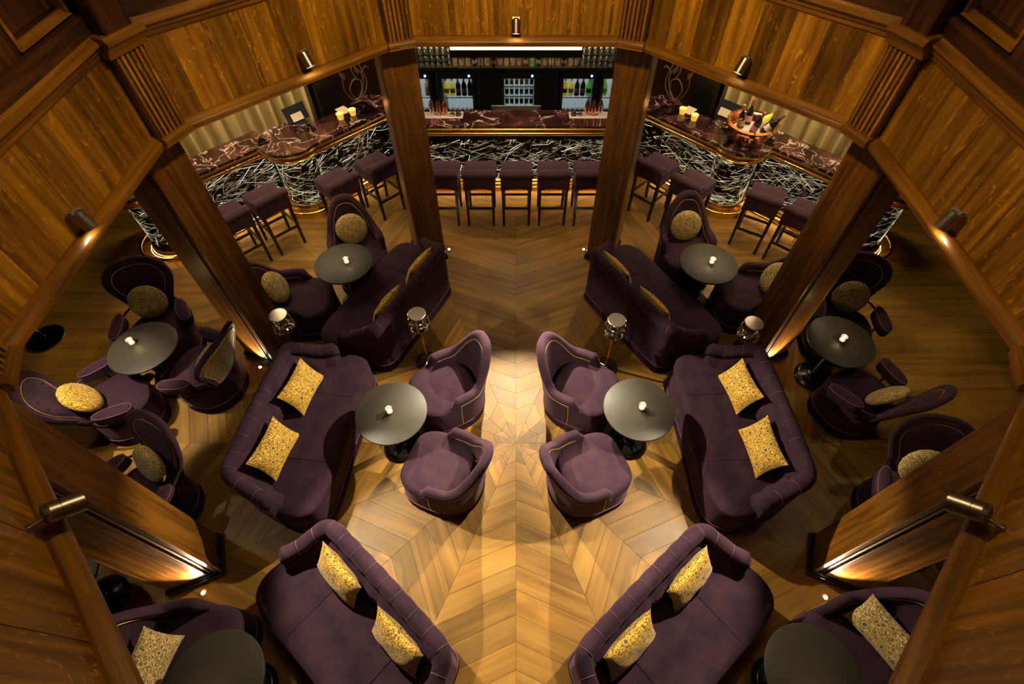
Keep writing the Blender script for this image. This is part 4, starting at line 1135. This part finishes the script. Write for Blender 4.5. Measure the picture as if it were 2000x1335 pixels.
# ================================================================ BACK BAR
bb = thing('back_bar_cabinet', (0, 5.8, 0), 0, 'black back-bar cabinet with counter and shelf behind the centre bar', 'cabinet')
MB().box((0, .34, 1.135), (3.9, .68, .045)).obj('counter_top', M['cabinet'], bb)
MB().box((0, .66, .56), (3.9, .04, 1.10)).obj('carcass_back', M['cabinet'], bb)
for x in (-1.93, 1.93): MB().box((x, .34, .56), (.04, .66, 1.10)).obj('side_board', M['cabinet'], bb)
MB().box((0, .64, 1.75), (3.9, .04, 1.2)).obj('back_panel', M['cabinet'], bb)
MB().box((0, .22, 1.400), (2.02, .40, .03)).obj('shelf', M['cabinet'], bb)
MB().box((0, .03, 1.345), (2.02, .02, .085)).obj('shelf_apron', M['cabinet'], bb)
for x in (-.55, .55): MB().box((x, .015, 1.27), (.012, .012, .22)).obj('shelf_post', M['brass_dk'], bb)
MB().box((0, .05, 1.437), (2.0, .05, .030)).obj('light_step', M['led_white'], bb)
MB().box((0, .20, 1.380), (2.0, .03, .008)).obj('added_shelf_led', M['led'], bb)  # unseen strip added to light the bottles under the shelf
fr_x = [(-1.60, .50, 1), (-.94, .56, 1), (.05, .57, 0), (.99, .56, 1), (1.60, .50, 1)]
fl_lab = ['black bottle fridge half hidden by the left post', 'black bottle fridge with yellow and dark bottles left of centre', 'black glass chiller full of frosted glasses at the centre',
          'black bottle fridge with yellow, dark and green bottles right of centre', 'black bottle fridge with green bottles half hidden by the right post']
def bottle_mesh(name, h, rad, mats_):
    a = MB()
    a.cur = 0; a.lathe([(0, 0), (rad, .003), (rad, h * .50), (rad * .9, h * .58), (rad * .40, h * .72), (rad * .34, h * .80)], 16)
    a.cur = 1; a.lathe([(rad * .35, h * .78), (rad * .38, h * .80), (rad * .36, h * .97), (rad * .40, h), (0, h)], 14)
    a.cur = 2; a.lathe([(rad * 1.012, h * .16), (rad * 1.012, h * .40)], 16, cap=False)
    return a.mesh(name, [M[m] for m in mats_], True)
BM = {k: bottle_mesh('bottle', .30, .042, v) for k, v in dict(green=('green_glass', 'green_glass', 'label_c'), yellow=('yellow_glass', 'foil_gold', 'label_c'), dark=('dark_glass', 'foil_pink', 'label_p'),
      dgold=('dark_glass', 'foil_gold', 'foil_gold'), dg=('green_glass', 'foil_pink', 'foil_gold'), amber=('amber_glass', 'foil_gold', 'label_c'), red=('red_glass', 'dark_glass', 'red_glass'),
      clear=('clear_bottle', 'foil_pink', 'label_c'), white=('label_c', 'foil_pink', 'label_c')).items()}
cols = {'green': 'green', 'yellow': 'yellow', 'dark': 'dark pink-labelled', 'dgold': 'dark gold-topped', 'dg': 'green gold-labelled', 'amber': 'amber', 'red': 'red', 'clear': 'pale', 'white': 'white'}
def put(me, name, loc, label, cat, group, rz=0, sc_=None, rot=None):
    o = link(name, me, None, loc, rot or (0, 0, rz), label=label, category=cat, group=group)
    if sc_: o.scale = sc_
    return o
tum_me = MB().lathe([(0, 0), (.028, 0), (.033, .09), (.030, .09), (.026, .010), (0, .010)], 14).mesh('tumbler', M['cutglass'], True)
ORD = ['first', 'second', 'third', 'fourth', 'fifth', 'sixth', 'seventh', 'eighth', 'ninth']
fill = [['green', 'white', 'white'], ['yellow', 'yellow', 'dark', 'dark', 'dgold'], None, ['yellow', 'yellow', 'dark', 'dark', 'dg'], ['green', 'green', 'green']]
where = ['in fridge by left post', 'in fridge left of centre', '', 'in fridge right of centre', 'in fridge by right post']
for i, (fx, fw, _) in enumerate(fr_x):
    r = thing('bottle_fridge', (fx, 5.8, 0), 0, fl_lab[i], 'fridge', 'glass-door fridges of the back bar')
    h0, h1 = .06, 1.10
    for x in (-fw/2 + .02, fw/2 - .02): MB().box((x, .25, (h0+h1)/2), (.04, .50, h1-h0)).obj('side_wall', M['cabinet'], r)
    MB().box((0, .25, h1 - .02), (fw - .08, .50, .04)).obj('top_wall', M['cabinet'], r)
    MB().box((0, .25, h0 + .02), (fw - .08, .50, .04)).obj('bottom_wall', M['cabinet'], r)
    MB().box((0, .49, (h0+h1)/2), (fw - .08, .02, h1-h0-.08)).obj('lit_lining', M['fridge_in'], r)
    MB().box((0, .02, h1 - .06), (fw - .10, .02, .012)).obj('interior_led', M['led_white'], r)
    d = MB(); 
    d.box((0, -.02, h1 - .045), (fw, .03, .09)); d.box((0, -.02, h0 + .03), (fw, .03, .06))
    for x in (-fw/2 + .022, fw/2 - .022): d.box((x, -.02, (h0+h1)/2), (.044, .03, h1-h0-.15))
    dr = d.obj('door', M['cabinet'], r)
    MB().box((0, -.018, (h0+h1)/2), (fw - .09, .006, h1-h0-.15)).obj('door_glass', M['glass'], dr)
    MB().box((-fw/2 + .022, -.045, .74), (.014, .02, .28)).obj('handle', M['inox'], dr)
    MB().lathe([(0, 0), (.017, 0), (.017, .006), (0, .006)], 18, Matrix.Translation((fw/2 - .08, -.036, h1 - .045)) @ Matrix.Rotation(R(90), 4, 'X')).obj('blue_display', M['blue'], r)
    for z in ((.68, .36) if fill[i] else (.86, .70, .54, .36)):
        s_ = MB()
        s_.box((0, .02, z), (fw - .09, .012, .012))
        for k in range(8): s_.box((-fw/2 + .06 + (fw - .12) * k / 7, .25, z), (.006, .46, .006))
        s_.obj('wire_shelf', M['inox'], r)
    ns = len(fill[i]) if fill[i] else 0
    for k in range(ns):
        kd = fill[i][k]
        put(BM[kd], 'bottle', (fx - fw/2 + .09 + (fw - .18) * k / max(1, ns - 1), 5.8 + .10, .686), '%s bottle %s, number %s from its left' % (cols[kd], where[i], ['one', 'two', 'three', 'four', 'five'][k]), 'bottle', 'bottles in the back-bar fridges')
    for row, z in enumerate([.366] if fill[i] else [.366, .546, .706, .866]):
        for k in range(6):
            put(tum_me, 'tumbler', (fx - fw/2 + .085 + (fw - .17) * k / 5, 5.8 + .10, z), ('%s clear tumbler from the left, lower shelf %s' % (ORD[k], where[i]) if fill[i] else 'frosted tumbler %s from the left on shelf %s of the centre chiller' % (ORD[k], ORD[row])), 'glass', 'tumblers in fridge %d' % (i + 1))
# stacked glassware at both ends of the back counter
for side, sd in ((-1, 'left'), (1, 'right')):
    for zz in range(3):
        for yy in range(2):
            for xx in range(6):
                put(tum_me, 'tumbler', (side * 1.31 + (-.225 + .09 * xx), 5.86 + .12 * yy, 1.158 + .092 * zz), '%s layer %s glass from the left, %s row, %s end of back counter' % (['bottom', 'middle', 'top'][zz], ORD[xx], ['front', 'rear'][yy], sd), 'glass', 'glasses stacked at the %s end of the back counter' % sd, sc_=(1.25, 1.25, 1))
    MB().box((side * 1.31, .28, 1.31), (.50, .01, .28)).obj('added_backlight', M['glow'], bb)  # glowing panel added behind the stacked glasses to brighten them
    rk = MB()
    for zz in (1, 2): rk.box((side * 1.31, 5.92, 1.157 + .092 * zz), (.56, .26, .0014))
    o = rk.obj('glass_rack', M['glass'], None); o['label'] = 'clear trays between stacked glasses at the %s end of the counter' % sd; o['category'] = 'tray'
# bottles on the back counter
seq = ['amber', 'clear', 'amber', 'dark', 'clear', 'amber', 'dgold', 'clear', 'amber', 'amber', 'clear', 'red', 'dg', 'dark', 'clear', 'amber', 'clear', 'dgold', 'amber', 'clear']
small = {k: bottle_mesh('spirit_bottle', .22, .034, v) for k, v in dict(amber=('amber_glass', 'foil_gold', 'label_c'), clear=('clear_bottle', 'foil_gold', 'label_c'), dark=('dark_glass', 'foil_pink', 'label_c'),
         dgold=('dark_glass', 'foil_gold', 'foil_gold'), red=('red_glass', 'red_glass', 'label_c'), dg=('green_glass', 'green_glass', 'label_c')).items()}
cnt = {}
for k, kd in enumerate(seq):
    cnt[kd] = cnt.get(kd, 0) + 1
    put(small[kd], 'spirit_bottle', (-.95 + 1.9 * k / (len(seq) - 1), 5.885 + .02 * (k % 2), 1.158), '%s %s spirit bottle from the left in the back counter row' % (ORD[cnt[kd] - 1], cols[kd]), 'bottle', '%s spirit bottles on the back counter' % cols[kd])
cnt = {}
for k in range(11):
    kd = ['amber', 'dark', 'clear', 'dgold', 'amber', 'red', 'dark', 'amber', 'clear', 'amber', 'dark'][k]
    cnt[kd] = cnt.get(kd, 0) + 1
    put(small[kd], 'spirit_bottle', (-.85 + 1.7 * k / 10, 5.855, 1.460), '%s %s spirit bottle from the left on the glowing step' % (ORD[cnt[kd] - 1], cols[kd]), 'bottle', '%s spirit bottles on the glowing step' % cols[kd])
# steel sink back and posters
r = thing('steel_sink', (0, 4.98, 0), 0, 'stainless steel sink back behind the centre bar', 'sink')
MB().bbox((0, .0, .90), (.74, .02, .20), .006).obj('splashback', M['inox'], r); MB().bbox((0, -.12, .80), (.74, .24, .02), .004).obj('drainer', M['inox'], r)
for k in range(4): MB().lathe([(.006, .80), (.006, .90), (.016, .905), (.016, .93), (0, .935)], 10, Matrix.Translation((-.05 + .10 * k, -.10, 0))).obj('tap_knob', M['inox'], r, smooth=True)
MB().box((0, -.10, .40), (.70, .20, .80)).obj('sink_cabinet', M['cabinet'], r)
# bar mats, shakers, strainers on the centre bar
shk = MB().lathe([(0, 0), (.030, 0), (.036, .10), (.037, .125), (.034, .15), (.024, .178), (.021, .20), (.012, .206), (0, .206)], 20)
shk_c = shk.mesh('cocktail_shaker', M['copper'], True); shk_s = shk.mesh('cocktail_shaker', M['chrome'], True)
for side, sd in ((-1, 'left'), (1, 'right')):
    o = MB().bbox((side * 1.03, 4.53, 1.104), (.56, .17, .007), .003).obj('bar_mat', M['white_tray'], None); o['label'] = 'pale bar mat under the shakers at the %s of the bar' % sd; o['category'] = 'bar mat'
    for k, (x, me, cc) in enumerate(((-1.185, shk_s, 'silver'), (-1.09, shk_c, 'outer copper'), (-1.0, shk_c, 'inner copper'))):
        put(me, 'cocktail_shaker', (-side * x, 4.535, 1.1085), '%s cocktail shaker on the %s bar mat' % (cc, sd), 'shaker', 'cocktail shakers on the bar')
    o = MB().lathe([(0, .0), (.045, .0), (.05, .01), (.028, .045), (.010, .07), (0, .072)], 5).obj('citrus_press', M['steel'], None, (side * .815, 4.52, 1.1085), (0, 0, .3), smooth=False); o['label'] = 'dark pyramid citrus press on the %s bar mat' % sd; o['category'] = 'citrus press'
    o = MB().lathe([(0, 0), (.03, 0), (.048, .012), (.046, .014), (.028, .004), (0, .004)], 22).tube([(.045, 0, .012), (.12, .03, .02)], .005, 6).obj('strainer', M['inox'], None, (side * .91, 4.53, 1.1085), (0, 0, 1.2), smooth=True); o['label'] = 'round steel strainer on the %s bar mat' % sd; o['category'] = 'strainer'
# amber cups and cards on the wings
cup = []
cupm = MB(); rows = []
for z, rad in ((0, .032), (.002, .036), (.085, .052), (.085, .048), (.012, .033)):
    rows.append([(rad * (1 + .05 * math.cos(12 * 2*math.pi*k/48)) * math.cos(2*math.pi*k/48), rad * (1 + .05 * math.cos(12 * 2*math.pi*k/48)) * math.sin(2*math.pi*k/48), z) for k in range(48)])
cupm.grid(rows, cv=True); cupm.add(rows[-1], [tuple(range(48))]); cup_me = cupm.mesh('votive_cup', M['amber'], True)
for side, sd, pts in ((-1, 'left', ((-2.46, 4.43), (-2.31, 4.54))), (1, 'right', ((2.36, 4.57), (2.49, 4.40)))):
    for (x, y), wh in zip(pts, ('outer', 'inner') if side < 0 else ('inner', 'outer')):
        put(cup_me, 'votive_cup', (x, y, 1.1005), '%s glowing amber ribbed cup on the %s wing of the bar' % (wh, sd), 'candle', 'amber cups on the bar wings')
        light('votive_lamp', 'POINT', (x, y, 1.17), .6, (1, .5, .12), shadow_soft_size=.02)
    o = MB().box((0, 0, 0), (.15, .20, .004)).obj('menu_card', M['paper'], None, (side * 2.48, 4.66, 1.1035), (0, 0, R(-45 * side))); o['label'] = 'cream menu card lying by the amber cups, %s wing' % sd; o['category'] = 'menu card'
    r = thing('till_screen', (side * 3.02, 4.36, 1.1), R(-45 * side + (180 if True else 0)), 'tilted till screen on the %s wing of the bar' % sd, 'screen', 'till screens')
    if side > 0: r.location = (2.93, 4.44, 1.1)
    MB().bbox((0, .0, .12), (.32, .02, .21), .004).obj('screen_case', M['screen'], r, rot=(R(25), 0, 0)); MB().bbox((0, .02, .008), (.16, .12, .014), .003).obj('stand', M['cabinet'], r)
    MB().box((.02, .06, .07), (.16, .004, .10)).obj('receipt_card', M['paper'], r, rot=(R(30), 0, 0))
# copper ice bucket with bottles
r = thing('ice_bucket', (3.10, 3.93, 1.1015), 0, 'hammered copper ice bucket with two ring handles on the right wing of the bar', 'ice bucket')
a = MB(); rows = []
for z, rad in ((0, .20), (.004, .215), (.12, .235), (.20, .26), (.235, .30), (.245, .325), (.252, .282), (.24, .295), (.20, .250), (.05, .22), (.045, .0)):
    rows.append([(rad * (1 + .010 * math.sin(26 * 2*math.pi*k/78 + z * 60)) * math.cos(2*math.pi*k/78), rad * (1 + .010 * math.sin(26 * 2*math.pi*k/78 + z * 60)) * math.sin(2*math.pi*k/78), z) for k in range(78)])
a.grid(rows, cv=True); a.obj('bowl', M['copper'], r, smooth=True)
for s in (-1, 1): MB().tube([(s * (.33 + .05 * math.cos(t)), .05 * math.sin(t), .20) for t in [2*math.pi*k/16 for k in range(16)]], .008, 8, closed=True).obj('handle', M['copper'], r, smooth=True)
MB().lathe([(0, .14), (.22, .14), (.10, .165), (0, .17)], 30).obj('crushed_ice', plain('ice', (.45, .42, .38), .3), r, smooth=True)
big = {k: bottle_mesh('champagne_bottle', .32, .046, v) for k, v in dict(a=('dark_glass', 'foil_gold', 'foil_gold'), b=('dark_glass', 'foil_pink', 'label_p'), c=('yellow_glass', 'foil_gold', 'label_c'), d=('dark_glass', 'foil_pink', 'label_c')).items()}
for kd, x, y, rx, ry, lb in (('a', -.13, .02, 0, -8, 'dark gold-foiled bottle leaning left in the ice bucket'), ('b', -.02, .10, -8, 0, 'dark pink-foiled bottle at the back of the ice bucket'), ('c', .08, .02, 0, 38, 'yellow bottle lying to the right in the ice bucket'),
                         ('d', .14, -.08, 10, 34, 'dark bottle lying low at the right of the ice bucket'), ('b', .0, -.09, 12, 6, 'dark bottle at the front of the ice bucket')):
    put(big[kd], 'champagne_bottle', (3.10 + x, 3.93 + y, 1.1 + .15), lb, 'bottle', 'bottles in the ice bucket', rot=(R(rx), R(ry), 0))

# ================================================================ SIDE-ROOM AND BAR LAMPS, UNSEEN AND MOSTLY ADDED
def bar_fill(x, y, rz, ln, e, lb):  # unseen fill strips added so brass and stools catch light
    r = thing('bar_fill_light', (x, y, 2.899), rz, lb, 'ceiling light', 'added fill lights over the bars')
    MB().box((0, 0, -.008), (ln, .05, .016)).obj('housing', M['steel'], r)
    MB().box((0, 0, -.018), (ln - .04, .034, .004)).obj('diffuser', M['led_white'], r)
    o = light('bar_fill_lamp', 'AREA', (x, y, 2.875), e, WARM2, shape='RECTANGLE', size=ln, size_y=.05, spread=R(100))
    o.rotation_euler = (0, 0, rz)
bar_fill(0, 4.0, 0, 2.4, 9, 'added linear fill light over the centre stools')
bar_fill(-2.75, 3.35, R(45), 2.4, 9, 'added linear fill light over the left wing stools')
bar_fill(2.75, 3.35, R(-45), 2.4, 9, 'added linear fill light over the right wing stools')
def downlight(x, y, e, lb, tgt=None, size=60):  # unseen spots added for light, except the one over the bright left seat
    r = thing('downlight', (x, y, 2.9), 0, lb, 'ceiling light', 'recessed ceiling downlights')
    MB().lathe([(.030, -.002), (.042, -.004), (.045, 0), (.030, 0)], 24, cap=False).obj('bezel', M['steel'], r, smooth=True)
    MB().lathe([(0, -.001), (.029, -.001)], 20, cap=False).obj('lens', M['bulb'], r)
    light('downlight_lamp', 'SPOT', (x, y, 2.88), e, NEUT, tgt or (x, y, 0), spot_size=R(size), spot_blend=.6, shadow_soft_size=.03)
downlight(-4.25, .0, 280, 'ceiling downlight over the left edge chair', (-4.0, .34, .4), 34)
downlight(-2.9, 1.9, 6, 'added downlight over the left tub chairs', (-3.4, 1.6, 0), 80)
downlight(3.9, .2, 16, 'added downlight over the right edge chair', (3.7, -.2, .4), 60)
downlight(-3.9, -.5, 30, 'added downlight near the left post', (-3.3, -.4, 0), 60)
downlight(0, 3.55, 5, 'added downlight over the centre stools', (0, 3.5, 0), 95)
downlight(-2.6, 3.1, 16, 'added downlight over the left wing stools', (-2.7, 3.1, 0), 90)
downlight(2.6, 3.1, 16, 'added downlight over the right wing stools', (2.7, 3.1, 0), 90)
downlight(0, 4.75, 35, 'added downlight over the centre bar top', (0, 4.5, 1.1), 80)
